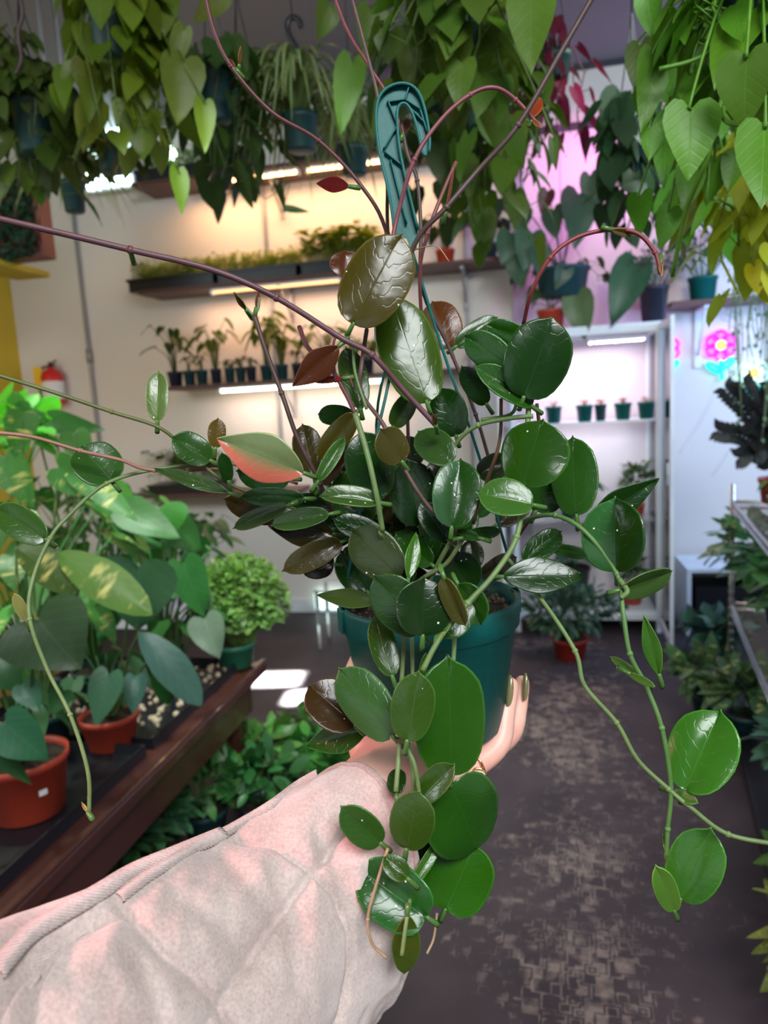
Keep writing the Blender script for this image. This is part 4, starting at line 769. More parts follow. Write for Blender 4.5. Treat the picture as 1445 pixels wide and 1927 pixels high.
# ================================================================== THE HOYA
pc = P(806, 1122, .62); POT_R = 170 / FPX * .62; POT_H = .117; PB = pc - V((0, 0, POT_H))
hoya = thing('hoya_plant', PB, 'large trailing hoya in teal hanging pot held up by a hand', 'plant')
def pot_profile(): rb = POT_R * .77; return [(0, 0), (rb * .93, 0), (rb, .004), (POT_R * .945, POT_H - .024), (POT_R * .985, POT_H - .022), (POT_R, POT_H - .004), (POT_R * .995, POT_H), (POT_R * .965, POT_H), (POT_R * .93, POT_H - .01), (rb * .93, .01), (0, .01)]
b = MB(); b.lathe(PB, pot_profile(), 72); b.build('pot', M['teal'], hoya)
b = MB(); b.lathe(PB, [(POT_R * .935, POT_H - .014), (POT_R * .6, POT_H - .008), (0, POT_H - .006)], 40); b.build('soil', M['soil'], hoya)
b = MB()
for k in range(240):
    g = R.uniform(0, 6.28); r_ = POT_R * .9 * math.sqrt(R.random()); b.ball(PB + V((r_ * math.cos(g), r_ * math.sin(g), POT_H - .008)), R.uniform(.001, .0028), k=5)
b.build('soil_crumbs', mat('soil_crumbs', (.12, .08, .05), .9, nscale=300, namt=.7), hoya)
# clips on rim
for px, py in ((668, 1150), (972, 1125)):
    c = P(px, py, .60 if px < 800 else .63); dv = V((c.x - PB.x, c.y - PB.y, 0)).normalized(); c = PB + dv * (POT_R * .98) + V((0, 0, POT_H - .006)); sd = V((-dv.y, dv.x, 0)); b = MB()
    vs = [c + sd * sx * .006 + dv * oy + V((0, 0, oz)) for sx in (-1, 1) for oy in (-.002, .004) for oz in (-.014, .006)]; b.add(vs, [(0, 1, 3, 2), (4, 6, 7, 5), (0, 4, 5, 1), (2, 3, 7, 6), (0, 2, 6, 4), (1, 5, 7, 3)]); bevel(b.build('rim_clip', M['teal'], hoya, False), .001)
# hook hanger
HD = .56
outer = [(742, 442), (738, 400), (728, 345), (715, 290), (708, 235), (710, 195), (722, 172), (745, 159), (770, 160), (788, 176), (800, 210), (808, 258), (807, 288), (801, 294), (794, 284), (788, 255), (779, 222), (768, 200), (757, 195), (748, 206), (748, 240), (752, 280), (762, 330), (775, 385), (786, 430), (784, 470), (774, 476), (765, 450)]
inner_cut = 13
hp = [P(x, y, HD) for x, y in outer]; b = MB(); n = len(hp); vw = ray(755, 300).normalized()
b.add([p - vw * .0 for p in hp] + [p + vw * .0018 for p in hp], [tuple(range(n))[::-1], tuple(range(n, 2 * n))] + [(i, (i + 1) % n, n + (i + 1) % n, n + i) for i in range(n)])
hk = b.build('hook', M['teal'], hoya, False)
def flange(pts, wd=.0011, d0=-.0055, d1=.0065):
    b = MB(); q = [P(x, y, HD) for x, y in pts]; q = crom(q, len(q) * 3); vs = []; fs = []
    for i, p in enumerate(q):
        t_ = (q[min(i + 1, len(q) - 1)] - q[max(i - 1, 0)]).normalized(); s_ = t_.cross(vw).normalized()
        vs += [p - s_ * wd + vw * d0, p + s_ * wd + vw * d0, p + s_ * wd + vw * d1, p - s_ * wd + vw * d1]
    for i in range(len(q) - 1):
        for j in range(4): fs.append((4 * i + j, 4 * i + (j + 1) % 4, 4 * i + 4 + (j + 1) % 4, 4 * i + 4 + j))
    fs += [(3, 2, 1, 0), tuple(4 * (len(q) - 1) + j for j in range(4))]; b.add(vs, fs); return b
flange(outer[:13]).build('hook_flange', M['teal'], hk); flange(outer[13:25]).build('hook_flange', M['teal'], hk)
for pr in (((728, 192), (762, 187)), ((730, 190), (748, 235)), ((762, 187), (770, 162)), ((762, 187), (790, 205)), ((748, 235), (722, 280)), ((724, 285), (758, 312)), ((790, 205), (804, 250)), ((768, 200), (800, 232)), ((735, 300), (765, 420))):
    flange([pr[0], (((pr[0][0] + pr[1][0]) / 2), (pr[0][1] + pr[1][1]) / 2), pr[1]], .0007, -.004, .001).build('hook_rib', M['teal'], hk)
top = P(775, 470, HD)
def rimpt(px, py, d): c = P(px, py, d); dv = V((c.x - PB.x, c.y - PB.y, 0)).normalized(); return PB + dv * POT_R * .99 + V((0, 0, POT_H))
for pts in ([top, P(830, 650, .575), P(905, 870, .59), rimpt(965, 1110, .62)], [P(772, 474, HD), P(740, 640, .6), P(708, 800, .63), rimpt(700, 1040, .70)], [P(768, 472, HD), P(735, 700, .54), P(690, 900, .535), rimpt(668, 1145, .6)]):
    b = MB(); b.tube(pts, .0013, k=6); b.build('hanger_wire', M['teal'], hoya)
# leaves: base, tip, width(px), depth, tint, [opts]
HL = [
 (664, 610, 755, 433, 122, .495, OL, dict(roll=-.2, fold=.12, dt=-.01)), (803, 757, 735, 552, 112, .53, (.045, .11, .012), dict(roll=.2, fold=.1)),
 (655, 522, 650, 470, 62, .58, (.10, .03, .012), {}), (846, 655, 812, 562, 76, .62, (.12, .045, .02), dict(c2=(.10, .07, .03))), (858, 652, 938, 592, 34, .61, (.03, .1, .03), dict(fold=.5)),
 (985, 748, 1042, 594, 118, .50, DG, dict(roll=.15, fold=.25)), (1000, 764, 893, 686, 44, .505, G, dict(fold=.6, roll=.5)), (962, 690, 872, 630, 62, .52, G, {}), (990, 640, 914, 612, 44, .53, G, {}), (915, 760, 868, 690, 40, .55, DG, {}),
 (985, 914, 1018, 786, 124, .49, (.022, .10, .008), dict(fold=.08)), (1085, 970, 1073, 817, 86, .52, SG, dict(roll=-.25, fold=.1)), (1008, 962, 1042, 885, 78, .545, G, {}), (1002, 950, 898, 925, 66, .485, (.05, .17, .04), dict(roll=.5, fold=.4)),
 (1160, 1076, 1152, 935, 106, .50, DG, dict(fold=.45, c2=SG)), (1105, 985, 1242, 901, 50, .54, DG, dict(fold=.5, kind='lance')), (1166, 1110, 1272, 1080, 40, .495, (.04, .11, .03), dict(roll=.7, fold=.5)),
 (985, 1055, 1058, 998, 46, .53, DG, {}), (945, 1085, 1103, 1078, 70, .52, DG, dict(fold=.2, kind='lance')), (1035, 1032, 1112, 1045, 22, .54, G, dict(fold=.5)),
 (850, 992, 868, 860, 86, .505, (.014, .07, .014), dict(fold=.45, c2=(.03, .09, .03))), (790, 988, 765, 862, 92, .54, (.01, .045, .014), dict(fold=.3)), (712, 937, 682, 808, 90, .525, DG, dict(fold=.15)),
 (712, 946, 602, 926, 34, .495, (.05, .13, .04), dict(fold=.7, roll=.6)), (690, 985, 640, 885, 82, .56, (.03, .12, .02), {}), (752, 1085, 657, 997, 88, .505, (.04, .075, .03), dict(roll=-.25, fold=.12)), (722, 1012, 625, 975, 44, .545, DG, {}), (768, 1090, 785, 1000, 28, .485, LG, dict(fold=.5, kind='lance')),
 (792, 1190, 703, 1083, 90, .475, (.02, .085, .02), dict(roll=-.3, fold=.1)), (795, 1196, 800, 1086, 104, .462, (.008, .04, .008), dict(fold=.25, roll=.3)), (836, 1088, 872, 1182, 36, .458, (.07, .08, .02), dict(fold=.5, roll=.5)), (862, 1100, 905, 1178, 66, .52, G, {}), (885, 1135, 835, 1200, 52, .50, G, {}),
 (710, 1135, 592, 1115, 36, .53, (.045, .09, .03), dict(fold=.4, kind='lance')), (690, 1112, 640, 1035, 62, .575, DG, {}), (628, 1062, 562, 1055, 60, .58, (.02, .012, .008), {}), (642, 1020, 530, 1074, 48, .545, (.05, .045, .008), dict(fold=.3)),
 (628, 1005, 505, 990, 62, .555, (.035, .03, .01), dict(kind='lance')), (618, 968, 508, 988, 36, .54, (.04, .11, .04), dict(fold=.5)), (540, 952, 435, 994, 30, .54, (.035, .08, .035), dict(fold=.5)), (520, 978, 413, 940, 42, .56, (.04, .025, .01), {}), (572, 938, 450, 934, 36, .55, DG, dict(fold=.4)), (545, 900, 440, 888, 52, .555, DG, {}),
 (572, 890, 406, 828, 92, .495, (.20, .30, .22), dict(fold=.25, c2=(.55, .13, .08), kind='lance', roll=-.2)), (590, 892, 568, 796, 56, .55, (.06, .055, .02), {}), (668, 780, 598, 868, 46, .53, (.07, .07, .012), dict(fold=.3)), (598, 905, 650, 820, 26, .505, (.04, .14, .03), dict(fold=.5)), (606, 912, 655, 828, 34, .55, (.05, .025, .012), {}), (664, 785, 596, 778, 38, .555, DG, {}),
 (637, 652, 553, 728, 54, .49, (.10, .03, .018), dict(fold=.4, kind='lance', roll=-.2)), (645, 712, 588, 718, 12, .5, (.22, .02, .02), {}), (678, 768, 652, 648, 50, .53, (.035, .10, .02), {}), (858, 820, 830, 728, 68, .56, DG, {}),
 (756, 868, 716, 806, 62, .50, (.06, .06, .012), dict(roll=.4, fold=.2)), (848, 872, 786, 806, 62, .515, (.03, .09, .03), {}), (740, 802, 778, 740, 40, .56, (.05, .15, .03), {}), (842, 1016, 792, 944, 50, .53, (.015, .06, .03), {}), (885, 1110, 848, 1042, 72, .555, DG, {}), (812, 1062, 742, 1000, 50, .54, G, {}), (900, 1012, 858, 1000, 20, .51, G, {}), (870, 1012, 945, 998, 22, .515, G, dict(fold=.6)),
 (738, 1272, 703, 1156, 52, .495, (.035, .11, .012), dict(fold=.1)), (740, 1386, 631, 1258, 90, .475, (.04, .14, .05), dict(roll=-.3, fold=.1)), (668, 1366, 580, 1286, 88, .505, (.05, .03, .015), {}), (692, 1372, 572, 1405, 58, .52, G, dict(kind='lance')), (766, 1394, 788, 1264, 82, .46, (.035, .11, .015), dict(fold=.05)),
 (848, 1458, 850, 1238, 134, .495, (.022, .12, .008), dict(fold=.15)), (790, 1282, 803, 1232, 14, .5, LG, dict(fold=.4)), (746, 1495, 745, 1443, 36, .49, DG, {}), (790, 1506, 851, 1438, 48, .475, (.03, .10, .012), {}), (765, 1598, 785, 1494, 84, .455, (.035, .10, .015), dict(fold=.05)),
 (716, 1586, 641, 1522, 58, .465, (.03, .12, .025), {}), (848, 1478, 906, 1606, 152, .485, (.018, .11, .012), dict(fold=.2, c2=(.02, .08, .01), kind='round')), (838, 1712, 892, 1592, 124, .505, (.03, .17, .01), dict(fold=.06, kind='round')), (786, 1628, 815, 1532, 48, .52, (.03, .06, .02), {}), (776, 1665, 831, 1580, 22, .48, LG, dict(fold=.4)),
 (802, 1725, 675, 1636, 104, .462, (.015, .13, .025), dict(kind='round', roll=-.2)), (766, 1652, 722, 1612, 40, .452, (.03, .10, .01), {}), (766, 1722, 762, 1836, 54, .455, (.06, .12, .015), dict(fold=.2, kind='oval')),
 (1290, 1488, 1355, 1333, 116, .48, (.04, .2, .025), dict(fold=.4, roll=-.2)), (1280, 1692, 1338, 1558, 92, .485, (.04, .2, .03), dict(fold=.4)), (1268, 1713, 1235, 1630, 42, .475, (.10, .28, .06), dict(fold=.3)), (1240, 1270, 1211, 1158, 32, .49, LG, dict(fold=.4, kind='lance')),
 (1207, 1277, 1147, 1234, 16, .49, (.08, .18, .05), dict(fold=.5)), (1185, 1268, 1231, 1292, 14, .485, (.08, .2, .05), {}), (1266, 1492, 1313, 1510, 20, .485, (.07, .18, .05), dict(fold=.6)),
 (212, 908, 150, 838, 84, .545, (.03, .12, .03), {}), (296, 792, 296, 694, 38, .545, (.13, .24, .11), {}), (395, 866, 324, 820, 54, .54, (.025, .10, .02), {}), (405, 842, 411, 786, 32, .56, (.12, .09, .02), {}), (432, 928, 286, 878, 28, .535, (.04, .1, .035), dict(kind='lance', fold=.5)), (430, 905, 418, 852, 26, .545, DG, {}),
 (86, 1016, -12, 952, 58, .53, (.04, .13, .03), {}), (50, 1167, 26, 1118, 20, .53, (.25, .3, .15), {}), (657, 351, 592, 342, 28, .56, (.12, .01, .018), dict(kind='lance')), (1002, 222, 1018, 180, 22, .53, (.4, .07, .03), dict(kind='lance')), (758, 252, 768, 220, 14, .57, (.18, .03, .02), {})]
def hleaf(b, bx, by, tx, ty, wpx, d, col, o):
    A = P(bx, by, d); B = P(tx, ty, d + o.get('dt', R.uniform(-.014, .014))); ax = B - A; L = ax.length; au = ax.normalized(); vw_ = ((A + B) / 2 - EYE).normalized()
    col = (col[0] * .60, col[1] * .52, col[2] * .27); o = dict(o)
    if 'c2' in o: o['c2'] = tuple(x * .75 for x in o['c2'])
    ro = o.get('roll', R.uniform(-.35, .35)); n0 = -vw_; n0 = (n0 - au * n0.dot(au)).normalized(); n0 = Matrix.Rotation(ro, 3, au) @ n0
    fo = o.get('fold', R.uniform(.18, .45)); Wd = wpx / FPX * d / max(.5, math.cos(ro)) * (1 + fo * fo * .3)
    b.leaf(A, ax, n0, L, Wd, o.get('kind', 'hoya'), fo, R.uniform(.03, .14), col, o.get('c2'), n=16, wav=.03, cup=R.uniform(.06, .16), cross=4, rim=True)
    b.tube([A + au * L * .02, A - au * .004 + vw_ * .001, A - au * .009 + vw_ * .005], [.0011, .0016], n=5, k=6, col=(.06, .14, .03))
lo = []
for e in HL:
    b = MB(); hleaf(b, *e); o = b.build('leaf', M['hoya'], hoya); solid(o, .0009); lo.append(o)
LBL = {0: 'olive-brown glossy leaf', 42: 'silvery leaf with pink lower half', 45: 'olive curled leaf', 48: 'red-brown curled leaf'}
lo[43]['label'] = 'silvery leaf with pink lower half'; lo[0]['label'] = 'large olive-brown leaf'
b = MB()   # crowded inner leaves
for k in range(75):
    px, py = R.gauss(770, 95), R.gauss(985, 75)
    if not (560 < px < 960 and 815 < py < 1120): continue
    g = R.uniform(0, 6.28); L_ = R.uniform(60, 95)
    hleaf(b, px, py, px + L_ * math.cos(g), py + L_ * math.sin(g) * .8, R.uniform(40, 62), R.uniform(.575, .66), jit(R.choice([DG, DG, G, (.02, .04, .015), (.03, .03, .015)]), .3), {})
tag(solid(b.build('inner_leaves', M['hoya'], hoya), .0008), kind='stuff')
MB_ = (.11, .045, .035); PU = (.20, .05, .075); GV = (.12, .19, .06); MR = (.12, .028, .032); TN = (.42, .3, .17); OLV = (.10, .12, .03)
VN = [  # (points px,py,depth), radius, colour
 ([(-30, 405, .44), (120, 440, .45), (245, 470, .46), (400, 508, .47), (520, 560, .48), (640, 635, .49), (700, 668, .49), (760, 735, .50), (820, 800, .505)], .0026, (.10, .04, .05)),
 ([(380, -40, .56), (400, 50, .56), (435, 125, .56), (510, 210, .57), (600, 265, .57), (680, 350, .57), (728, 440, .58), (760, 620, .6), (770, 900, .62)], .002, MR),
 ([(620, -30, .6), (655, 60, .6), (695, 125, .6), (735, 190, .6), (760, 260, .6)], .0017, (.25, .04, .05)), ([(655, -30, .58), (690, 100, .58), (712, 190, .58), (728, 330, .58), (730, 440, .6), (750, 700, .62)], .0019, (.11, .05, .05)),
 ([(1135, -40, .50), (1060, 90, .51), (975, 235, .52), (900, 320, .53), (840, 390, .53), (780, 460, .54), (740, 600, .56)], .0025, (.09, .05, .045)),
 ([(735, 470, .53), (748, 405, .53), (780, 300, .52), (830, 225, .52), (885, 178, .52), (930, 165, .52), (970, 188, .525), (1015, 238, .53)], .002, (.24, .06, .075)),
 ([(858, 305, .55), (830, 370, .55), (805, 440, .55), (790, 520, .56), (800, 700, .6)], .0019, (.22, .06, .06)), ([(755, 230, .57), (767, 290, .57), (785, 340, .57), (792, 430, .57), (795, 545, .57), (845, 655, .58), (895, 780, .59), (930, 900, .6)], .0019, (.10, .055, .05)),
 ([(985, 610, .56), (1000, 550, .54), (1035, 485, .53), (1085, 447, .53), (1150, 432, .53), (1200, 440, .53), (1232, 475, .53), (1243, 515, .53)], .002, (.26, .04, .045)),
 ([(478, 592, .53), (500, 660, .53), (530, 740, .53), (560, 825, .53), (602, 910, .54), (640, 1000, .58)], .0022, (.085, .04, .035)), ([(478, 595, .53), (462, 578, .53), (446, 556, .53)], .0013, GV), ([(478, 595, .53), (486, 580, .53), (488, 560, .53)], .0013, GV),
 ([(563, 615, .52), (580, 655, .51), (620, 690, .505), (650, 740, .50), (668, 778, .495)], .0021, MR), ([(668, 778, .495), (690, 850, .49), (708, 930, .49), (720, 1000, .5)], .0025, GV), ([(665, 640, .495), (668, 700, .50), (690, 770, .5)], .0014, GV),
 ([(690, 620, .53), (680, 690, .52), (680, 740, .52), (722, 800, .51), (760, 880, .505), (800, 945, .505), (845, 992, .51)], .002, (.12, .06, .05)),
 ([(995, 760, .51), (985, 915, .495), (972, 1010, .485), (930, 1080, .475), (880, 1135, .47), (828, 1200, .465), (795, 1262, .46)], .0024, GV),
 ([(975, 990, .57), (1000, 975, .54), (1045, 970, .52), (1100, 1000, .505), (1160, 1080, .50), (1172, 1150, .49), (1185, 1230, .485), (1215, 1290, .485), (1245, 1370, .48), (1262, 1480, .48), (1256, 1560, .48), (1253, 1612, .48)], .0021, (.075, .17, .04)),
 ([(950, 1045, .55), (1020, 1130, .52), (1082, 1225, .5), (1100, 1290, .495), (1160, 1360, .49), (1200, 1430, .485), (1258, 1485, .48), (1300, 1520, .475), (1370, 1570, .47), (1480, 1592, .46)], .002, GV),
 ([(-30, 698, .5), (100, 738, .51), (210, 775, .52), (300, 805, .53), (355, 850, .54), (430, 910, .55), (560, 960, .58)], .0017, OLV), ([(-30, 812, .50), (60, 822, .51), (150, 848, .52), (225, 865, .53), (290, 885, .54), (430, 882, .56)], .0017, (.30, .14, .10)),
 ([(440, 870, .57), (300, 882, .55), (200, 910, .54), (130, 970, .53), (95, 1012, .52), (62, 1090, .51), (56, 1165, .5), (90, 1262, .5), (132, 1345, .495), (165, 1450, .49), (168, 1530, .49)], .0018, GV), ([(95, 1012, .52), (86, 1016, .52)], .0015, GV),
 ([(762, 1180, .51), (757, 1262, .50), (752, 1330, .48), (752, 1395, .475), (745, 1490, .46)], .0021, GV), ([(775, 1190, .515), (776, 1280, .50), (765, 1390, .48), (780, 1440, .475), (792, 1505, .475)], .0019, GV), ([(770, 1400, .485), (776, 1450, .49), (780, 1500, .49)], .0018, GV), ([(848, 1110, .53), (855, 1185, .515), (853, 1245, .50)], .0022, GV), ([(845, 1455, .495), (848, 1480, .487)], .0026, GV), ([(740, 1386, .477), (745, 1392, .476), (766, 1396, .465)], .002, (.08, .06, .03)),
 ([(778, 1660, .48), (766, 1725, .455), (756, 1798, .448)], .0018, GV), ([(730, 1596, .46), (706, 1672, .455), (692, 1730, .455), (700, 1775, .455), (728, 1803, .455)], .0013, TN), ([(822, 1718, .50), (816, 1765, .495), (803, 1795, .49)], .0012, TN),
 ([(1003, 783, .505), (960, 787, .51), (900, 800, .52), (862, 830, .53), (846, 870, .54), (840, 960, .58)], .0021, GV), ([(943, 750, .53), (940, 830, .53), (918, 900, .54), (890, 985, .56)], .0017, (.16, .08, .04)), ([(1010, 760, .53), (1022, 880, .55), (1005, 960, .56), (975, 1010, .58)], .0017, (.2, .09, .05)), ([(905, 790, .52), (960, 780, .52), (975, 750, .52)], .0017, GV),
 ([(850, 990, .51), (855, 1005, .52), (830, 1050, .53), (800, 1110, .55)], .0023, GV), ([(870, 1015, .52), (840, 1060, .53), (800, 1085, .54), (770, 1110, .56)], .0022, (.12, .17, .06)), ([(716, 1000, .5), (735, 1060, .54), (760, 1120, .58)], .0022, GV), ([(1165, 1090, .497), (1180, 1112, .49), (1168, 1125, .49)], .0024, GV), ([(640, 712, .505), (655, 706, .5), (665, 730, .5)], .0011, MR), ([(633, 628, .49), (627, 650, .49), (628, 680, .495), (632, 720, .5)], .0012, MR), ([(350, 885, .54), (430, 872, .55), (560, 910, .57)], .0017, (.25, .12, .09)), ([(780, 470, .55), (820, 463, .54), (845, 492, .54)], .0006, TN)]
for pts, r_, col in VN:
    b = MB(); r_ *= .8; col = tuple(x * (.62 if pts[0][0] != -30 and col[1] < col[0] * .8 else .85) for x in col); b.tube([P(*p) for p in pts], [r_, r_ * .95], n=len(pts) * 6, k=10, col=col)
    for i in range(1, len(pts) - 1):
        if len(pts) > 4 and i % 2 == 0: c = P(*pts[i]); b.ball(c, r_ * 1.4, col=tuple(x * 1.15 for x in col), k=8)
    b.build('vine', M['stem'], hoya)
# buds
for (bx, by, tx, ty, w_, d, c) in ((463, 583, 440, 552, 9, .53, (.06, .05, .02)), (482, 580, 488, 547, 9, .53, (.14, .02, .03)), (1150, 432, 1200, 444, 14, .525, (.14, .11, .05)), (444, 130, 424, 106, 9, .56, (.16, .05, .03)), (450, 122, 453, 86, 6, .56, (.22, .1, .06)), (838, 400, 858, 306, 5, .55, (.2, .06, .06)), (1000, 225, 1018, 240, 7, .53, (.3, .1, .08)), (165, 1528, 152, 1508, 6, .49, (.3, .25, .1)), (820, 800, 815, 780, 8, .5, (.1, .05, .03)), (1243, 495, 1244, 518, 7, .53, (.3, .15, .12)), (245, 472, 242, 462, 14, .46, (.2, .06, .06)), (835, 1185, 815, 1215, 14, .465, (.1, .22, .05)), (1252, 1600, 1254, 1625, 6, .48, (.1, .15, .04))):
    b = MB(); hleaf(b, bx, by, tx, ty, w_, d, c, dict(fold=.5, kind='lance')); solid(b.build('bud', M['hoya'], hoya), .001)
# ================================================================== PERSON: ARM, HAND, SLEEVE
wr_ = P(668, 1500, .53); person = thing('person', P(300, 1900, .5), 'person reaching in from lower left in pale quilted jacket, holding the pot', 'person')
b = MB()
def blob(pts, rs, k=14):
    q = [P(*p) for p in pts]; b.tube(q, rs, n=len(q) * 6, k=k)
    for p, r_ in ((q[0], rs[0]), (q[-1], rs[-1])): b.ball(p, r_ * .98, k=14)
blob([(200, 2150, .44), (450, 1800, .49), (600, 1590, .525), (690, 1490, .55), (770, 1430, .575)], [.043, .040, .033, .0275, .030])
for a_ in ((700, 1475, .56), (745, 1440, .57), (790, 1425, .585), (830, 1432, .60), (858, 1430, .62)): b.ball(P(*a_), V((.028, .034, .020)), k=16)
# fingers: pinky, ring, middle, index, thumb
blob([(835, 1455, .59), (893, 1436, .60), (938, 1398, .61), (950, 1340, .62), (960, 1290, .63)], [.0135, .0118, .0105, .0092, .0078])
blob([(850, 1430, .61), (925, 1405, .635), (962, 1378, .66), (975, 1330, .675), (982, 1285, .685)], [.0130, .0112, .0100, .0088, .0075])
blob([(850, 1415, .63), (920, 1385, .675), (930, 1350, .71), (905, 1290, .715), (890, 1255, .715)], [.0125, .011, .010, .0092, .008])
blob([(830, 1410, .64), (875, 1378, .695), (870, 1335, .725), (845, 1285, .73), (835, 1250, .725)], [.0125, .011, .010, .0092, .008])
blob([(720, 1450, .57), (690, 1395, .585), (668, 1335, .60), (668, 1275, .615), (676, 1240, .625)], [.022, .0165, .012, .0105, .0085])
body = b.build('arm_and_hand', M['skin'], person)
m = body.modifiers.new('remesh', 'REMESH'); m.mode = 'VOXEL'; m.voxel_size = .0018; m.use_smooth_shade = True
m = body.modifiers.new('smooth', 'SMOOTH'); m.iterations = 7; m.factor = .6
# nails
for (a0, a1, wd) in (((955, 1328, .612), (957, 1270, .617), 15), ((986, 1318, .666), (986, 1266, .671), 12), ((672, 1262, .607), (677, 1226, .617), 16)):
    b = MB(); A, B = P(*a0), P(*a1); ax = B - A; vw_ = (A - EYE).normalized(); n0 = -vw_ * .8 - rt * .5; b.leaf(A, ax, n0, ax.length, wd / FPX * a0[2], 'round', 0, .1, n=10, wav=0, cup=.35, cross=3); solid(b.build('fingernail', M['nail'], person), .0008)
rc = P(893, 1438, .598); b = MB(); ra = (P(915, 1418, .606) - P(872, 1446, .594)).normalized(); u_ = ra.orthogonal().normalized(); v_ = ra.cross(u_)
b.tube([rc + (u_ * math.cos(a * .3927) + v_ * math.sin(a * .3927)) * .0122 for a in range(17)], .0011, k=8, n=48); rg = b.build('ring', M['gold'], person); rg['label'] = 'gold ring with pale pink stone'
sc_ = rc + (P(900, 1462, .585) - rc).normalized() * .0135
b = MB(); b.ball(sc_, V((.0062, .0062, .0045)), k=14); b.build('ring_stone', M['stone'], rg)
b = MB(); b.tube([sc_ + (rt * math.cos(a * .5236) + up * math.sin(a * .5236)) * .0065 for a in range(13)], .0009, k=6, n=24); b.build('ring_setting', M['gold'], rg)
# sleeve
RINGS = [((612, 1458), (640, 1960), .55, 146), ((565, 1478), (620, 2000), .535, 134), ((480, 1526), (600, 2080), .505, 104), ((380, 1578), (575, 2180), .465, 66), ((250, 1640), (520, 2300), .41, 48), ((120, 1693), (460, 2400), .375, 32), ((-20, 1745), (400, 2500), .34, 15), ((-260, 1840), (250, 2650), .30, 0)]
SE = [[(686, 1515), (640, 1570), (585, 1640), (500, 1752), (455, 1825), (410, 1892), (370, 1970)], [(440, 1566), (520, 1578), (580, 1618), (640, 1672), (668, 1745), (672, 1830), (650, 1930), (630, 1990)], [(215, 1690), (262, 1740), (300, 1790), (362, 1838), (405, 1892), (440, 1960)],
      [(150, 1725), (98, 1765), (55, 1830), (38, 1940)], [(-20, 1905), (40, 1800), (110, 1745), (200, 1715), (235, 1700)]]
CR_ = [[(400, 1600), (450, 1640), (520, 1720)], [(520, 1640), (560, 1740), (560, 1860)], [(600, 1560), (650, 1640), (668, 1700)], [(255, 1800), (285, 1870), (310, 1950)], [(700, 1640), (712, 1740), (690, 1860)], [(330, 1690), (420, 1740), (470, 1810)]]
def dseg(p, q):
    best = 1e9
    for i in range(len(q) - 1):
        ax_, ay = q[i]; bx_, by_ = q[i + 1]; dx, dy = bx_ - ax_, by_ - ay; t_ = max(0, min(1, ((p[0] - ax_) * dx + (p[1] - ay) * dy) / (dx * dx + dy * dy))); best = min(best, math.hypot(p[0] - ax_ - t_ * dx, p[1] - ay - t_ * dy))
    return best
NR, NT = 170, 200
Cs, Us, Vs = [], [], []
for A, B, d, bul in RINGS:
    a, c = P(*A, d), P(*B, d); Cs.append((a + c) / 2); Us.append((a - c) / 2); Vs.append(-VIEW * ((a - c).length / 2 * .55) + (rt * bul + up * bul * .9) / FPX * d)
Cc, Uc, Vc = crom(Cs, NR), crom(Us, NR), crom(Vs, NR)
vs, fs, uv, L_ = [], [], [], 0
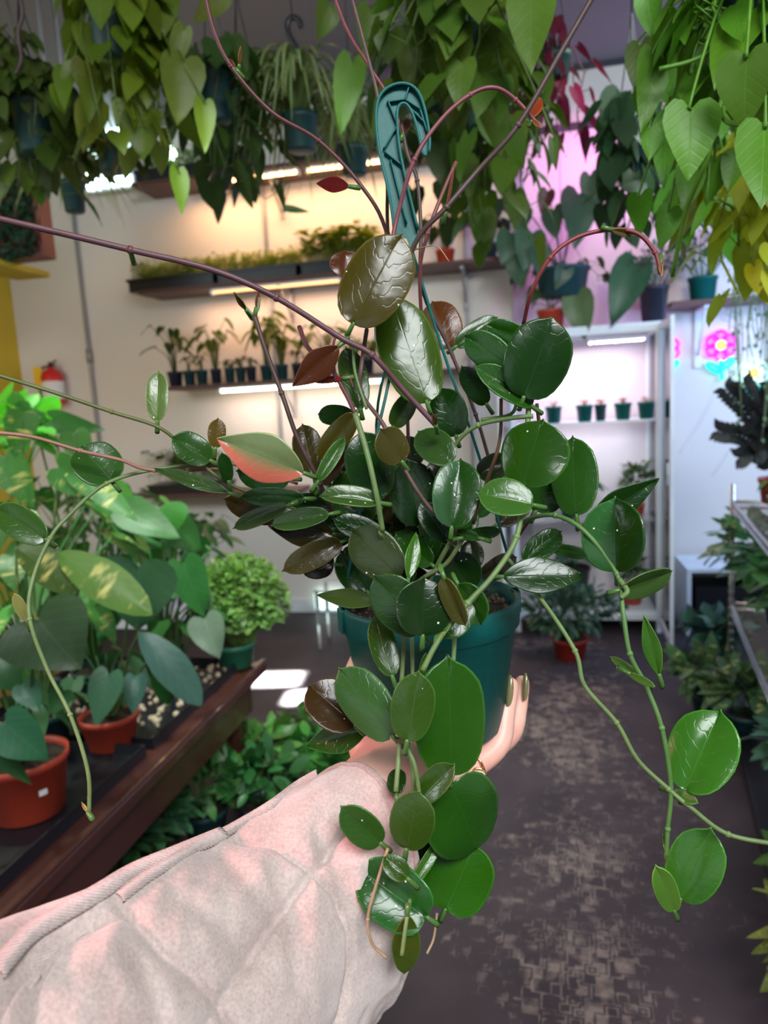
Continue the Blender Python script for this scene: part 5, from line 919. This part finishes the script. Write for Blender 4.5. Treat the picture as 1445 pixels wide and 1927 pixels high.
for i in range(NR + 1):
    if i: L_ += (Cc[i] - Cc[i - 1]).length
    for j in range(NT):
        g = 2 * math.pi * j / NT; p = Cc[i] + Uc[i] * math.cos(g) + Vc[i] * math.sin(g); nn = (Uc[i] * math.cos(g) / Uc[i].length + Vc[i] * math.sin(g) / Vc[i].length).normalized()
        if math.sin(g) > -.15:
            q = proj(p); ds = min(dseg(q, s_) for s_ in SE); dc = min(dseg(q, s_) for s_ in CR_)
            off = -.0075 * math.exp(-(ds / 7) ** 2) + .0105 * (1 - math.exp(-(ds / 55) ** 1.5)) - .0045 * math.exp(-(dc / 22) ** 2) - .006
        else: off = .0
        off += .0022 * noise.noise(p * 38) + .0012 * noise.noise(p * 95)
        if i < 4: off += .002 * math.sin(i * 1.1)
        off *= min(1, max(0, math.sin(g) * 1.5 + .35)) if math.sin(g) < .5 else 1
        vs.append(p + nn * off); uv.append((g * .12 / .3, L_ / .3))
for i in range(NR):
    for j in range(NT): fs.append((i * NT + j, (i + 1) * NT + j, (i + 1) * NT + (j + 1) % NT, i * NT + (j + 1) % NT))
b = MB(); b.add(vs, fs, uv); sl = b.build('jacket_sleeve', M['fabric'], person); solid(sl, .003, -1); sl['label'] = 'pale beige and pink quilted jacket sleeve'
def surf(px, py, lift=.0):
    best, bp = 1e9, None
    for i in range(0, NR + 1, 2):
        for j in range(0, NT // 2 + 1, 2):
            p = vs[i * NT + j]; q = proj(p); e_ = (q[0] - px) ** 2 + (q[1] - py) ** 2
            if e_ < best: best = e_; bp = p
    return P(px, py, depth(bp) - lift)
def band(name, pxs, wd, lift=.001):
    c = crom([surf(x, y, lift) for x, y in pxs], len(pxs) * 8); vv, ff, uu = [], [], []; l = 0
    for i, p in enumerate(c):
        t_ = (c[min(i + 1, len(c) - 1)] - c[max(i - 1, 0)]).normalized(); n_ = -(p - EYE).normalized(); n_ = (n_ - up * -.8).normalized(); s_ = t_.cross(n_).normalized(); n_ = s_.cross(t_); l += (p - c[i - 1]).length if i else 0
        for k, (a_, h_) in enumerate(((-1, -.001), (-.8, .0018), (-.3, .0026), (.3, .0026), (.8, .0018), (1, -.001))): vv.append(p + s_ * a_ * wd + n_ * h_); uu.append((k / 5 * .4, l * 16))
    for i in range(len(c) - 1):
        for k in range(5): ff.append((i * 6 + k, i * 6 + k + 1, i * 6 + 7 + k, i * 6 + 6 + k))
    b = MB(); b.add(vv, ff, uu); return solid(b.build(name, M['binding'], sl), .001, -1)
band('binding_tape', [(598, 1456), (560, 1478), (515, 1512), (470, 1540), (420, 1568), (370, 1592), (318, 1624), (270, 1655), (225, 1690)], .0038)
band('binding_tape', [(420, 1568), (330, 1606), (250, 1640), (180, 1682), (110, 1722), (50, 1762), (-10, 1830)], .0055)
c = [vs[j] for j in range(0, NT, 2)]; c.append(c[0]); b = MB(); b.tube(c, .0028, k=8, n=300); b.build('cuff_hem', M['binding'], sl)
